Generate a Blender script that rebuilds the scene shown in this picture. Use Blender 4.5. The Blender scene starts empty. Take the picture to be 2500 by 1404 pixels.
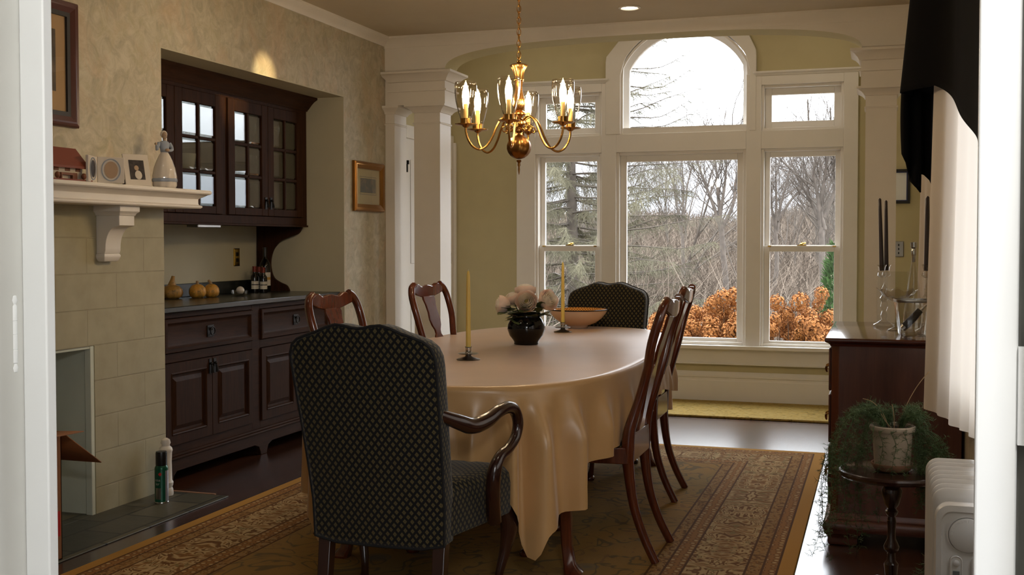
SKY, NEAR, EXPO, BULB, FILL, BAY = 12.5, 60., -.15, 300., 2., 2.
import bpy, bmesh, math, random
from mathutils import Vector, Matrix
R = math.radians; PI = math.pi
random.seed(7)
S = bpy.context.scene
COL = S.collection

# ------------------------------------------------------------------ helpers
def lin(c):
    return tuple(((x/12.92) if x <= .04045 else ((x+.055)/1.055)**2.4) for x in c)
def rgb(r, g, b):
    return lin((r/255., g/255., b/255.)) + (1.,)

class MB:
    """collects shapes and links them as one mesh object"""
    def __init__(s): s.v = []; s.f = []; s.m = []; s.mi = 0
    def add(s, vs, fs, M=None):
        o = len(s.v)
        s.v += [tuple(M @ Vector(p)) for p in vs] if M is not None else [tuple(p) for p in vs]
        s.f += [tuple(i+o for i in f) for f in fs]; s.m += [s.mi]*len(fs)
        return s
    def box(s, x0, x1, y0, y1, z0, z1, M=None):
        return s.add([(x0,y0,z0),(x1,y0,z0),(x1,y1,z0),(x0,y1,z0),(x0,y0,z1),(x1,y0,z1),(x1,y1,z1),(x0,y1,z1)],
                     [(0,3,2,1),(4,5,6,7),(0,1,5,4),(1,2,6,5),(2,3,7,6),(3,0,4,7)], M)
    def prism(s, poly, axis, a, b, M=None):
        n = len(poly)
        f = {'x': lambda p,t:(t,p[0],p[1]), 'y': lambda p,t:(p[0],t,p[1]), 'z': lambda p,t:(p[0],p[1],t)}[axis]
        vs = [f(p,a) for p in poly]+[f(p,b) for p in poly]
        fs = [tuple(range(n)), tuple(range(2*n-1,n-1,-1))]+[(i,(i+1)%n,n+(i+1)%n,n+i) for i in range(n)]
        return s.add(vs, fs, M)
    def loft(s, rings, cap=True, closed=True, M=None):
        n = len(rings[0]); vs = [p for r in rings for p in r]; fs = []
        for k in range(len(rings)-1):
            for i in range(n if closed else n-1):
                j = (i+1) % n
                fs.append((k*n+i, k*n+j, (k+1)*n+j, (k+1)*n+i))
        if cap:
            fs.append(tuple(range(n-1,-1,-1))); fs.append(tuple((len(rings)-1)*n+i for i in range(n)))
        return s.add(vs, fs, M)
    def tube(s, pts, r, n=8, cap=True, flat=1., up=None, closed=False, M=None):
        pts = [Vector(p) for p in pts]; L = len(pts)
        rs = r if isinstance(r, (list, tuple)) else [r]*L
        fl = flat if isinstance(flat, (list, tuple)) else [flat]*L
        rings = []; u = None
        for i, p in enumerate(pts):
            if closed: t = pts[(i+1) % L]-pts[i-1]
            else: t = pts[min(i+1, L-1)]-pts[max(i-1, 0)]
            if t.length < 1e-9: t = Vector((0,0,1))
            t.normalize()
            if u is None:
                u = Vector(up) if up else (Vector((0,0,1)) if abs(t.z) < .9 else Vector((1,0,0)))
            elif up: u = Vector(up)
            u = (u-t*u.dot(t))
            if u.length < 1e-6: u = t.orthogonal()
            u.normalize(); w = t.cross(u)
            rings.append([tuple(p+u*(rs[i]*math.cos(2*PI*k/n))+w*(rs[i]*fl[i]*math.sin(2*PI*k/n))) for k in range(n)])
        if closed: rings.append(rings[0]); cap = False
        return s.loft(rings, cap, True, M)
    def lathe(s, prof, n=24, c=(0,0,0), M=None, cap=True):
        rings = [[(c[0]+max(r,1e-4)*math.cos(2*PI*k/n), c[1]+max(r,1e-4)*math.sin(2*PI*k/n), c[2]+z) for k in range(n)] for r, z in prof]
        return s.loft(rings, cap, True, M)
    def ball(s, c, r, nu=12, nv=8, M=None):
        r = r if isinstance(r, (tuple, list)) else (r, r, r)
        rings = []
        for j in range(nv+1):
            a = PI*j/nv; q = max(math.sin(a), 1e-3)
            rings.append([(c[0]+r[0]*q*math.cos(2*PI*k/nu), c[1]+r[1]*q*math.sin(2*PI*k/nu), c[2]-r[2]*math.cos(a)) for k in range(nu)])
        return s.loft(rings, True, True, M)
    def grid(s, fn, nu, nv, cu=False, M=None):
        vs = [fn(i/nu, j/nv) for j in range(nv+1) for i in range(nu if cu else nu+1)]
        w = nu if cu else nu+1; fs = []
        for j in range(nv):
            for i in range(nu):
                k = (i+1) % w if cu else i+1
                fs.append((j*w+i, j*w+k, (j+1)*w+k, (j+1)*w+i))
        return s.add(vs, fs, M)
    def build(s, name, mat, parent=None, bevel=0., ang=38, uv=False, sub=0, solid=0., fix=True, seg=2):
        me = bpy.data.meshes.new(name); me.from_pydata(s.v, [], s.f)
        mats = mat if isinstance(mat, (list, tuple)) else [mat]
        for m in mats: me.materials.append(m)
        if len(mats) > 1: me.polygons.foreach_set('material_index', s.m)
        if fix:
            bm = bmesh.new(); bm.from_mesh(me); bmesh.ops.recalc_face_normals(bm, faces=bm.faces); bm.to_mesh(me); bm.free()
        me.polygons.foreach_set('use_smooth', [True]*len(me.polygons))
        if ang < 180: me.set_sharp_from_angle(angle=R(ang))
        if uv:
            ul = me.uv_layers.new(name='UVMap'); d = ul.data
            for p in me.polygons:
                nx, ny, nz = (abs(c) for c in p.normal)
                for li in p.loop_indices:
                    c = me.vertices[me.loops[li].vertex_index].co
                    d[li].uv = (c.y, c.z) if nx >= ny and nx >= nz else ((c.x, c.z) if ny >= nz else (c.x, c.y))
        o = bpy.data.objects.new(name, me); COL.objects.link(o)
        if parent is not None: o.parent = parent
        if solid:
            md = o.modifiers.new('Solidify', 'SOLIDIFY'); md.thickness = solid; md.offset = 0
        if bevel:
            md = o.modifiers.new('Bevel', 'BEVEL'); md.width = bevel; md.segments = seg; md.limit_method = 'ANGLE'; md.angle_limit = R(40)
        if sub:
            md = o.modifiers.new('Subdivision', 'SUBSURF'); md.levels = sub; md.render_levels = sub
        return o

def tag(o, label, cat, group=None):
    o['label'] = label; o['category'] = cat
    if group: o['group'] = group
    return o
def thing(name, label, cat, loc=(0,0,0), rz=0., group=None):
    o = bpy.data.objects.new(name, None); COL.objects.link(o)
    o.empty_display_size = .05; o.location = loc; o.rotation_euler = (0, 0, rz)
    return tag(o, label, cat, group)
def struct(o):
    o['kind'] = 'structure'; return o
def dup(root, loc, rz=None, label=None, group=None, scale=None):
    r = root.copy(); COL.objects.link(r); r.location = loc
    if rz is not None: r.rotation_euler = (0, 0, rz)
    if scale: r.scale = scale
    if label: r['label'] = label
    if group: r['group'] = group
    for ch in list(root.children):
        c = ch.copy(); COL.objects.link(c); c.parent = r
        for g in list(ch.children):
            d = g.copy(); COL.objects.link(d); d.parent = c
    return r
def spline(pts, n=6):
    """Catmull-Rom through pts (tuples of any length)"""
    out = []; P = [pts[0]]+list(pts)+[pts[-1]]
    for i in range(1, len(P)-2):
        a, b, c, d = P[i-1], P[i], P[i+1], P[i+2]
        for k in range(n):
            t = k/n
            out.append(tuple(.5*((2*b[j])+(-a[j]+c[j])*t+(2*a[j]-5*b[j]+4*c[j]-d[j])*t*t+(-a[j]+3*b[j]-3*c[j]+d[j])*t**3) for j in range(len(b))))
    out.append(tuple(pts[-1])); return out
def text_mesh(body, size, name, mat, parent, M, depth=.0006, align='CENTER'):
    cu = bpy.data.curves.new(name, 'FONT'); cu.body = body; cu.size = size; cu.extrude = depth; cu.align_x = align; cu.align_y = 'CENTER'
    t = bpy.data.objects.new('tmp', cu); COL.objects.link(t)
    dg = bpy.context.evaluated_depsgraph_get()
    me = bpy.data.meshes.new_from_object(t.evaluated_get(dg)); me.name = name
    bpy.data.objects.remove(t); bpy.data.curves.remove(cu)
    me.transform(M); me.materials.clear(); me.materials.append(mat)
    o = bpy.data.objects.new(name, me); COL.objects.link(o); o.parent = parent
    return o

# ------------------------------------------------------------------ materials
class NT:
    def __init__(s, name):
        s.m = bpy.data.materials.new(name); s.m.use_nodes = True
        s.t = s.m.node_tree; s.n = s.t.nodes; s.l = s.t.links
        s.p = s.n['Principled BSDF']; s.out = s.n['Material Output']
    def node(s, ty, **kw):
        n = s.n.new(ty)
        for k, v in kw.items():
            if k == 'ins':
                for a, b in v.items(): s.put(n.inputs[a], b)
            else: setattr(n, k, v)
        return n
    def put(s, inp, v):
        if isinstance(v, bpy.types.NodeSocket): s.l.new(v, inp)
        else: inp.default_value = v
    def math(s, op, a, b=None, c=None):
        n = s.node('ShaderNodeMath', operation=op); s.put(n.inputs[0], a)
        if b is not None: s.put(n.inputs[1], b)
        if c is not None: s.put(n.inputs[2], c)
        return n.outputs[0]
    def mix(s, f, a, b, mode='MIX'):
        n = s.node('ShaderNodeMix', data_type='RGBA', blend_type=mode)
        s.put(n.inputs[0], f); s.put(n.inputs[6], a); s.put(n.inputs[7], b); return n.outputs[2]
    def ramp(s, f, stops, interp='LINEAR'):
        n = s.node('ShaderNodeValToRGB'); n.color_ramp.interpolation = interp; e = n.color_ramp.elements
        while len(e) < len(stops): e.new(.5)
        for i, (p, c) in enumerate(stops): e[i].position = p; e[i].color = c
        s.l.new(f, n.inputs[0]); return n.outputs[0]
    def co(s, kind='Object'): return s.node('ShaderNodeTexCoord').outputs[kind]
    def map(s, v, scale=(1,1,1), rot=(0,0,0), loc=(0,0,0)):
        n = s.node('ShaderNodeMapping'); s.l.new(v, n.inputs[0])
        n.inputs['Scale'].default_value = scale; n.inputs['Rotation'].default_value = rot; n.inputs['Location'].default_value = loc
        return n.outputs[0]
    def noise(s, v, scale, detail=3, rough=.55, dist=0.):
        n = s.node('ShaderNodeTexNoise'); s.l.new(v, n.inputs['Vector'])
        n.inputs['Scale'].default_value = scale; n.inputs['Detail'].default_value = detail
        n.inputs['Roughness'].default_value = rough; n.inputs['Distortion'].default_value = dist
        return n.outputs['Fac']
    def vor(s, v, scale, feature='F1', out='Distance', rnd=1.):
        n = s.node('ShaderNodeTexVoronoi', feature=feature); s.l.new(v, n.inputs['Vector'])
        n.inputs['Scale'].default_value = scale; n.inputs['Randomness'].default_value = rnd
        return n.outputs[out]
    def sep(s, v):
        n = s.node('ShaderNodeSeparateXYZ'); s.l.new(v, n.inputs[0]); return n.outputs
    def xyz(s, x, y, z=0.):
        n = s.node('ShaderNodeCombineXYZ')
        for i, q in enumerate((x, y, z)): s.put(n.inputs[i], q)
        return n.outputs[0]
    def bump(s, h, strength=.2, dist=.01):
        n = s.node('ShaderNodeBump'); s.l.new(h, n.inputs['Height'])
        n.inputs['Strength'].default_value = strength; n.inputs['Distance'].default_value = dist
        s.l.new(n.outputs[0], s.p.inputs['Normal'])
    def set(s, col=None, rough=None, metal=None, spec=None, **kw):
        if col is not None: s.put(s.p.inputs['Base Color'], col)
        if rough is not None: s.put(s.p.inputs['Roughness'], rough)
        if metal is not None: s.put(s.p.inputs['Metallic'], metal)
        if spec is not None: s.put(s.p.inputs['Specular IOR Level'], spec)
        for k, v in kw.items(): s.put(s.p.inputs[k.replace('_', ' ')], v)
        return s

MAT = {}
def flat(name, c, rough=.5, metal=0., spec=.5, var=.06, scale=6., **kw):
    """a colour with slight procedural variation"""
    t = NT(name); f = t.noise(t.co(), scale, 3)
    c = tuple(c[:3]); lo = tuple(x*(1-var) for x in c)+(1,); hi = tuple(min(1, x*(1+var)) for x in c)+(1,)
    t.set(t.ramp(f, [(.3, lo), (.7, hi)]), rough, metal, spec, **kw); MAT[name] = t.m; return t.m
def wood(name, c1, c2, rough=.25, axis='z', scale=5., spec=.5, coat=0.):
    t = NT(name); sc = {'x': (.09,1,1), 'y': (1,.09,1), 'z': (1,1,.09)}[axis]
    v = t.map(t.co(), tuple(q*scale for q in sc)); f = t.noise(v, 6., 6, .65, 1.2); g = t.noise(v, 34., 2, .5)
    m = t.math('ADD', t.math('MULTIPLY', f, .75), t.math('MULTIPLY', g, .25))
    t.set(t.ramp(m, [(.3, c1), (.7, c2)]), rough, 0., spec)
    if coat: t.set(Coat_Weight=coat, Coat_Roughness=.08)
    MAT[name] = t.m; return t.m
def glass(name, tint=(1,1,1,1), refl=.08, rough=.0, edge=.5):
    """clear thin glass: mostly lets light straight through, mirrors more at grazing angles"""
    t = NT(name); t.n.remove(t.p)
    tr = t.node('ShaderNodeBsdfTransparent'); tr.inputs[0].default_value = tint
    gl = t.node('ShaderNodeBsdfGlossy'); gl.inputs['Roughness'].default_value = rough
    lw = t.node('ShaderNodeLayerWeight'); lw.inputs['Blend'].default_value = .5
    f = t.math('ADD', t.math('MULTIPLY', t.math('POWER', lw.outputs['Facing'], 3.), edge), refl)
    mx = t.node('ShaderNodeMixShader'); t.l.new(f, mx.inputs[0]); t.l.new(tr.outputs[0], mx.inputs[1]); t.l.new(gl.outputs[0], mx.inputs[2])
    t.l.new(mx.outputs[0], t.out.inputs[0]); MAT[name] = t.m; return t.m
def emit(name, c, strength):
    t = NT(name); t.set((c[0], c[1], c[2], 1), .5); t.set(Emission_Color=(c[0],c[1],c[2],1), Emission_Strength=strength); MAT[name] = t.m; return t.m

def petal_mat(name, c):
    t = NT(name); f = t.noise(t.co(), 30., 3); t.n.remove(t.p); k = t.ramp(f, [(.3, tuple(x*.93 for x in c[:3])+(1,)), (.7, c)])
    d = t.node('ShaderNodeBsdfDiffuse'); l = t.node('ShaderNodeBsdfTranslucent'); t.l.new(k, d.inputs[0]); t.l.new(k, l.inputs[0])
    m = t.node('ShaderNodeMixShader'); m.inputs[0].default_value = .4; t.l.new(d.outputs[0], m.inputs[1]); t.l.new(l.outputs[0], m.inputs[2]); t.l.new(m.outputs[0], t.out.inputs[0]); MAT[name] = t.m
flat('trim_white', rgb(232,227,219), .42, var=.02)
flat('door_white', rgb(236,238,238), .45, var=.015)
flat('ceiling_paint', rgb(200,188,166), .85, var=.02)
flat('bay_yellow', rgb(196,185,146), .8, var=.03)
flat('niche_paint', rgb(190,184,160), .8, var=.02)
flat('room_paint', rgb(205,205,200), .8)
wood('cabinet_wood', rgb(36,22,13), rgb(66,40,24), .55, 'z', 5., .08)
wood('cabinet_wood_h', rgb(36,22,13), rgb(66,40,24), .55, 'y', 5., .08)
wood('mahogany', rgb(62,24,12), rgb(104,48,25), .2, 'z', 4., coat=.5)
wood('dark_mahogany', rgb(34,17,13), rgb(56,27,20), .22, 'z', 4., coat=.4)
wood('sideboard_wood', rgb(70,34,24), rgb(98,54,38), .3, 'z', 3., coat=.3)
wood('sideboard_top', rgb(60,27,20), rgb(88,44,31), .12, 'x', 3., coat=.6)
flat('counter_stone', rgb(34,38,35), .25, var=.25, scale=18.)
flat('iron', rgb(26,23,20), .4, .6)
flat('brass', rgb(178,132,70), .26, 1., var=.12)
flat('old_brass', rgb(148,104,54), .3, 1., var=.12)
flat('bright_brass', rgb(214,178,92), .2, 1.)
flat('silver', rgb(190,188,184), .22, 1.)
flat('pewter', rgb(158,155,150), .3, 1.)
flat('black_glaze', rgb(11,13,17), .08)
flat('cream_wax', rgb(222,196,104), .4, Subsurface_Weight=.15)
flat('dark_wax', rgb(46,34,36), .4)
flat('candle_sleeve', rgb(214,180,110), .5)
flat('velvet', rgb(13,13,16), .95, spec=.1)
flat('terracotta', rgb(172,158,140), .85, var=.12, scale=20.)
flat('terracotta_red', rgb(150,112,88), .85, var=.12, scale=20.)
flat('soil', rgb(60,46,32), .95, var=.4, scale=90.)
flat('fern_green', rgb(62,84,42), .6, var=.35, scale=14.)
flat('dry_stem', rgb(150,122,86), .7)
flat('heater_white', rgb(214,211,208), .35, var=.02)
flat('heater_dark', rgb(104,104,104), .5)
flat('cardboard', rgb(150,98,58), .8, var=.08)
flat('red_label', rgb(190,38,34), .5)
flat('white_print', rgb(226,222,214), .5)
flat('can_green', rgb(16,82,60), .28, .3)
flat('can_grey', rgb(150,150,160), .3, .4)
flat('black_plastic', rgb(18,18,19), .35)
flat('white_plastic', rgb(220,214,206), .4)
flat('red_cap', rgb(116,44,30), .35, .4)
flat('wine_glass_dark', rgb(14,11,10), .1)
flat('paper_label', rgb(210,204,192), .6)
flat('amber_label', rgb(190,150,70), .6)
flat('porcelain', rgb(212,204,194), .1, var=.03)
flat('porcelain_blue', rgb(150,160,176), .1)
flat('porcelain_tan', rgb(178,152,128), .12)
petal_mat('petal', rgb(250,230,216))
petal_mat('petal_pale', rgb(252,244,230))
flat('petal_green', rgb(150,140,80), .6)
flat('leaf_green', rgb(92,102,62), .5, var=.2, scale=25.)
flat('roof_red', rgb(120,52,34), .6)
flat('mini_wall', rgb(206,194,176), .6)
flat('mini_brown', rgb(116,66,40), .6)
flat('frame_red', rgb(74,30,24), .35, var=.15)
flat('frame_black', rgb(24,20,18), .5)
flat('mat_board', rgb(178,146,106), .8, var=.03)
flat('mat_olive', rgb(176,160,110), .8, var=.03)
flat('picture_blue', rgb(40,48,96), .5)
flat('slate_mortar', rgb(40,42,44), .7)
flat('firebox_paint', rgb(208,214,200), .8, var=.04)
flat('cream_glaze', rgb(226,200,178), .15, var=.03)
flat('black_rim', rgb(20,16,18), .2)
flat('velcro_black', rgb(16,15,16), .8)
flat('bark', rgb(78,70,62), .95, var=.25, scale=9.)
flat('bark_dark', rgb(80,72,65), .95, var=.3, scale=9.)
flat('larch_twig', rgb(86,82,64), .95, var=.3, scale=3.)
flat('hydrangea', rgb(146,98,58), .9, var=.4, scale=30., spec=.1)
flat('shrub_stem', rgb(82,62,44), .9)
flat('evergreen', rgb(48,70,34), .85, var=.35, scale=9., spec=.1)
glass('window_glass', refl=.045, edge=.35)
glass('cabinet_glass', tint=(.8,.83,.8,1), refl=.13, edge=.45)
glass('clear_glass', tint=(.95,.94,.92,1), refl=.06, edge=.75)
glass('thin_glass', tint=(.97,.97,.96,1), refl=.015, edge=.22)
glass('shade_glass', tint=(.95,.92,.86,1), refl=.09, edge=1.8, rough=.05)
emit('bulb_glow', (1., .77, .5), BULB)
emit('downlight_glow', (1., .88, .68), 9.)

def m_wallpaper():
    t = NT('wallpaper'); v = t.co(); w = t.map(v, (1,1,.75))
    a = t.noise(w, 4., 3, .6, 1.2); b = t.noise(t.map(v, (1,1,1)), 12., 5, .7, .9); c = t.noise(t.map(v, loc=(3,5,1)), 9., 4, .65, 1.2)
    base = t.ramp(b, [(.34, rgb(168,160,139)), (.5, rgb(186,178,156)), (.66, rgb(202,194,173))])
    green = t.mix(t.math('MULTIPLY', t.ramp(c, [(.52,(0,0,0,1)), (.64,(1,1,1,1))]), .4), base, rgb(176,168,134))
    pink = t.mix(t.math('MULTIPLY', t.ramp(a, [(.5,(0,0,0,1)), (.68,(1,1,1,1))]), .3), green, rgb(206,170,136))
    t.set(pink, .55, spec=.3); MAT['wallpaper'] = t.m
m_wallpaper()
def m_brick():
    t = NT('painted_block'); p = t.sep(t.co()); v = t.xyz(p[1], p[2], 0)
    n = t.node('ShaderNodeTexBrick'); t.l.new(t.map(v, loc=(.12,.04,0)), n.inputs['Vector'])
    n.inputs['Scale'].default_value = 1.; n.inputs['Brick Width'].default_value = .42; n.inputs['Row Height'].default_value = .166
    n.inputs['Mortar Size'].default_value = .004; n.inputs['Mortar Smooth'].default_value = .4
    f = t.noise(t.co(), 9., 4)
    c = t.ramp(f, [(.3, rgb(164,156,127)), (.7, rgb(175,168,139))])
    t.set(t.mix(t.math('MULTIPLY', n.outputs['Fac'], .22), c, rgb(124,114,88)), .6)
    h = t.math('SUBTRACT', t.math('MULTIPLY', t.noise(t.co(), 60., 3), .12), n.outputs['Fac']); t.bump(h, .5, .004)
    MAT['painted_block'] = t.m
m_brick()
def m_floor():
    t = NT('dark_floorboards'); p = t.sep(t.co()); v = t.xyz(p[1], p[0], 0)
    n = t.node('ShaderNodeTexBrick'); t.l.new(v, n.inputs['Vector']); n.offset = .37
    n.inputs['Scale'].default_value = 1.; n.inputs['Brick Width'].default_value = 1.5; n.inputs['Row Height'].default_value = .083
    n.inputs['Mortar Size'].default_value = .0012; n.inputs['Mortar Smooth'].default_value = .2; n.inputs['Bias'].default_value = 0
    n.inputs['Color1'].default_value = (.2,.2,.2,1); n.inputs['Color2'].default_value = (.8,.8,.8,1)
    g = t.noise(t.map(v, (1.2, 16, 1)), 3., 6, .65, 1.5)
    k = t.math('ADD', t.math('MULTIPLY', g, .6), t.math('MULTIPLY', t.sep(n.outputs['Color'])[0], .4))
    c = t.ramp(k, [(.25, rgb(40,22,14)), (.75, rgb(80,47,30))])
    t.set(t.mix(n.outputs['Fac'], c, rgb(16,10,7)), t.math('ADD', t.math('MULTIPLY', g, .1), .2), spec=.6)
    t.set(Coat_Weight=.5, Coat_Roughness=.2)
    t.bump(t.math('SUBTRACT', t.math('MULTIPLY', g, .25), n.outputs['Fac']), .12, .003); MAT['dark_floorboards'] = t.m
m_floor()
def m_slate():
    t = NT('slate_tile'); p = t.sep(t.co()); v = t.xyz(p[1], p[0], 0)
    n = t.node('ShaderNodeTexBrick'); t.l.new(t.map(v, loc=(.1,.05,0)), n.inputs['Vector'])
    n.inputs['Scale'].default_value = 1.; n.inputs['Brick Width'].default_value = .3; n.inputs['Row Height'].default_value = .2
    n.inputs['Mortar Size'].default_value = .007
    n.inputs['Color1'].default_value = rgb(60,64,60); n.inputs['Color2'].default_value = rgb(112,106,84); n.inputs['Mortar'].default_value = rgb(26,27,29)
    f = t.noise(t.co(), 16., 5, .65)
    t.set(t.mix(.3, n.outputs['Color'], t.ramp(f, [(.3, rgb(48,52,50)), (.7, rgb(86,82,66))])), .5)
    t.bump(t.math('SUBTRACT', f, t.math('MULTIPLY', n.outputs['Fac'], 2.)), .3, .004); MAT['slate_tile'] = t.m
m_slate()
def m_diamond():
    t = NT('diamond_fabric'); u = t.sep(t.co('UV')); s = .0245
    a = t.math('DIVIDE', t.math('ADD', u[0], t.math('MULTIPLY', u[1], .82)), s); b = t.math('DIVIDE', t.math('SUBTRACT', u[0], t.math('MULTIPLY', u[1], .82)), s)
    fa = t.math('ABSOLUTE', t.math('SUBTRACT', t.math('FRACT', a), .5)); fb = t.math('ABSOLUTE', t.math('SUBTRACT', t.math('FRACT', b), .5))
    d = t.math('MAXIMUM', fa, fb)
    g = t.ramp(d, [(0, rgb(40,34,26)), (.07, rgb(40,34,26)), (.1, rgb(132,116,70)), (.15, rgb(100,88,54)), (.19, rgb(52,46,34)), (.22, rgb(104,92,56)), (.275, rgb(92,82,50)), (.31, rgb(17,17,19))])
    f = t.noise(t.co('UV'), 400., 2)
    t.set(t.mix(t.math('MULTIPLY', f, .4), g, rgb(14,14,17)), .85, spec=.2); t.set(Sheen_Weight=.15)
    t.bump(t.math('ADD', f, t.math('MULTIPLY', d, -2.)), .15, .002); MAT['diamond_fabric'] = t.m
m_diamond()
def m_satin():
    t = NT('gold_satin'); f = t.noise(t.map(t.co(), (1,1,1)), 240., 2); g = t.noise(t.co(), 4., 3)
    t.set(t.ramp(g, [(.3, rgb(186,146,96)), (.7, rgb(196,156,106))]), .33, spec=.5); t.set(Sheen_Weight=.25, Sheen_Roughness=.4, Anisotropic=.4)
    t.bump(f, .06, .001); MAT['gold_satin'] = t.m
m_satin()
def m_sheer():
    t = NT('sheer_curtain'); f = t.noise(t.co(), 320., 2); t.n.remove(t.p)
    d = t.node('ShaderNodeBsdfDiffuse'); d.inputs[0].default_value = rgb(222,212,202)
    l = t.node('ShaderNodeBsdfTranslucent'); l.inputs[0].default_value = rgb(226,218,208)
    m = t.node('ShaderNodeMixShader'); m.inputs[0].default_value = .3
    t.l.new(d.outputs[0], m.inputs[1]); t.l.new(l.outputs[0], m.inputs[2])
    b = t.node('ShaderNodeBump'); t.l.new(f, b.inputs['Height']); b.inputs['Strength'].default_value = .1; t.l.new(b.outputs[0], d.inputs['Normal'])
    t.l.new(m.outputs[0], t.out.inputs[0]); MAT['sheer_curtain'] = t.m
m_sheer()
def m_rug(name, hx, hy):
    t = NT(name); p = t.sep(t.co()); ax = t.math('ABSOLUTE', p[0]); ay = t.math('ABSOLUTE', p[1])
    dx = t.math('SUBTRACT', hx, ax); dy = t.math('SUBTRACT', hy, ay); d = t.math('MINIMUM', dx, dy)
    side = t.math('LESS_THAN', dx, dy)
    tt = t.math('ADD', t.math('MULTIPLY', side, p[1]), t.math('MULTIPLY', t.math('SUBTRACT', 1., side), p[0]))
    gold, tan, cream, brown, olive = rgb(176,132,66), rgb(150,114,66), rgb(176,148,104), rgb(112,78,46), rgb(132,116,78)
    # repeating scrolls of the main border, mirrored every .3 m
    q = t.math('PINGPONG', tt, .17); v = t.xyz(q, t.math('ABSOLUTE', t.math('SUBTRACT', d, .295)), t.math('MULTIPLY', t.math('FLOOR', t.math('DIVIDE', tt, .34)), .6))
    a = t.noise(v, 7., 1, .4, 2.6); b = t.noise(v, 16., 2, .5, 1.6)
    sc = t.ramp(t.math('ABSOLUTE', t.math('SUBTRACT', a, .5)), [(0, brown), (.022, brown), (.034, cream), (.085, rgb(184,158,116)), (.12, rgb(152,112,68)), (.15, rgb(128,92,54))])
    sc = t.mix(t.ramp(b, [(.58,(0,0,0,1)), (.64,(.8,.8,.8,1))]), sc, olive)
    # small guard borders
    w = t.xyz(t.math('MULTIPLY', tt, 1.), d, 0); k = t.vor(w, 26., rnd=.25)
    gd = t.ramp(k, [(.18, rgb(190,160,112)), (.3, brown), (.45, rgb(148,106,62))])
    ge = t.ramp(t.noise(w, 30., 2, .5, 2.), [(.42, rgb(110,80,48)), (.5, rgb(158,116,66)), (.6, rgb(150,122,80))])
    # field: tendrils and rosettes
    f = t.co(); n1 = t.noise(f, 3.2, 1, .5, 2.6); n2 = t.noise(f, 9., 2, .5, 2.2)
    fd = t.ramp(t.noise(f, 1.4, 2), [(.35, rgb(138,112,66)), (.65, rgb(160,120,64))])
    fd = t.mix(t.ramp(t.math('ABSOLUTE', t.math('SUBTRACT', n1, .5)), [(0,(.7,.7,.7,1)), (.016,(.6,.6,.6,1)), (.028,(0,0,0,1))]), fd, rgb(92,84,62))
    fd = t.mix(t.ramp(n2, [(.6,(0,0,0,1)), (.68,(.55,.55,.55,1))]), fd, rgb(120,92,64))
    vr = t.vor(f, 3.4); fd = t.mix(t.ramp(vr, [(.1,(.75,.75,.75,1)), (.15,(.3,.3,.3,1)), (.17,(.7,.7,.7,1)), (.2,(0,0,0,1))]), fd, rgb(108,100,84))
    c = t.mix(t.math('GREATER_THAN', d, .42+.115), ge, fd)
    c = t.mix(t.math('LESS_THAN', d, .42+.06), c, gd)
    c = t.mix(t.math('LESS_THAN', d, .41), c, sc)
    c = t.mix(t.math('LESS_THAN', d, .18), c, ge)
    c = t.mix(t.math('LESS_THAN', d, .12), c, gd)
    c = t.mix(t.math('LESS_THAN', d, .064), c, gold)
    for e in (.064, .12, .18, .41, .48, .535):
        c = t.mix(t.math('LESS_THAN', t.math('ABSOLUTE', t.math('SUBTRACT', d, e)), .0045), c, rgb(92,64,40))
    t.set(c, .95, spec=.1); t.bump(t.noise(f, 320., 2), .3, .003); MAT[name] = t.m
m_rug('rug_pattern', 1.32, 2.15)
def m_rug2():
    t = NT('bay_rug_pattern'); f = t.co(); n = t.noise(t.map(f, (1,2,1)), 14., 4, .6, 2.)
    t.set(t.ramp(n, [(.35, rgb(112,98,54)), (.5, rgb(168,140,76)), (.65, rgb(150,134,88))]), .95, spec=.1); MAT['bay_rug_pattern'] = t.m
m_rug2()
def m_print(name, cols, scale):
    t = NT(name); f = t.noise(t.co(), scale, 4, .6, 1.)
    t.set(t.ramp(f, [(.3+.4*i/(len(cols)-1), c) for i, c in enumerate(cols)]), .5); MAT[name] = t.m
m_print('print_dark', [rgb(26,22,20), rgb(52,40,32), rgb(96,78,54)], 7.)
m_print('print_green', [rgb(40,44,32), rgb(62,62,44), rgb(120,100,66)], 22.)
m_print('photo_dark', [rgb(24,20,24), rgb(40,34,38), rgb(60,52,54)], 40.)
m_print('gourd_skin', [rgb(196,134,40), rgb(204,150,60), rgb(120,96,44)], 42.)
m_print('gourd_tan', [rgb(158,118,58), rgb(176,132,62), rgb(110,90,48)], 36.)
def m_bowl():
    t = NT('bowl_inside'); p = t.sep(t.co()); an = t.math('ARCTAN2', p[1], p[0])
    s = t.math('SINE', t.math('MULTIPLY', an, 60.)); z = t.math('SINE', t.math('MULTIPLY', p[2], 420.))
    k = t.math('MULTIPLY', s, z)
    t.set(t.ramp(k, [(.3, rgb(214,150,70)), (.5, rgb(190,120,50)), (.56, rgb(66,36,24))]), .15); MAT['bowl_inside'] = t.m
m_bowl()
def m_brush():
    t = NT('brush_brown'); g = t.node('ShaderNodeNewGeometry').outputs['Random Per Island']
    t.set(t.ramp(g, [(0, rgb(52,46,40)), (.5, rgb(86,76,67)), (1, rgb(126,114,102))]), .95, spec=.05); MAT['brush_brown'] = t.m
m_brush()
def m_ground():
    t = NT('leaf_litter'); f = t.noise(t.co(), .35, 6, .7); g = t.noise(t.co(), 4., 4, .7)
    t.set(t.mix(.5, t.ramp(f, [(.35, rgb(70,60,52)), (.65, rgb(92,81,70))]), t.ramp(g, [(.35, rgb(58,50,43)), (.65, rgb(102,91,79))])), .95, spec=.1); MAT['leaf_litter'] = t.m
m_ground()
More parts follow.
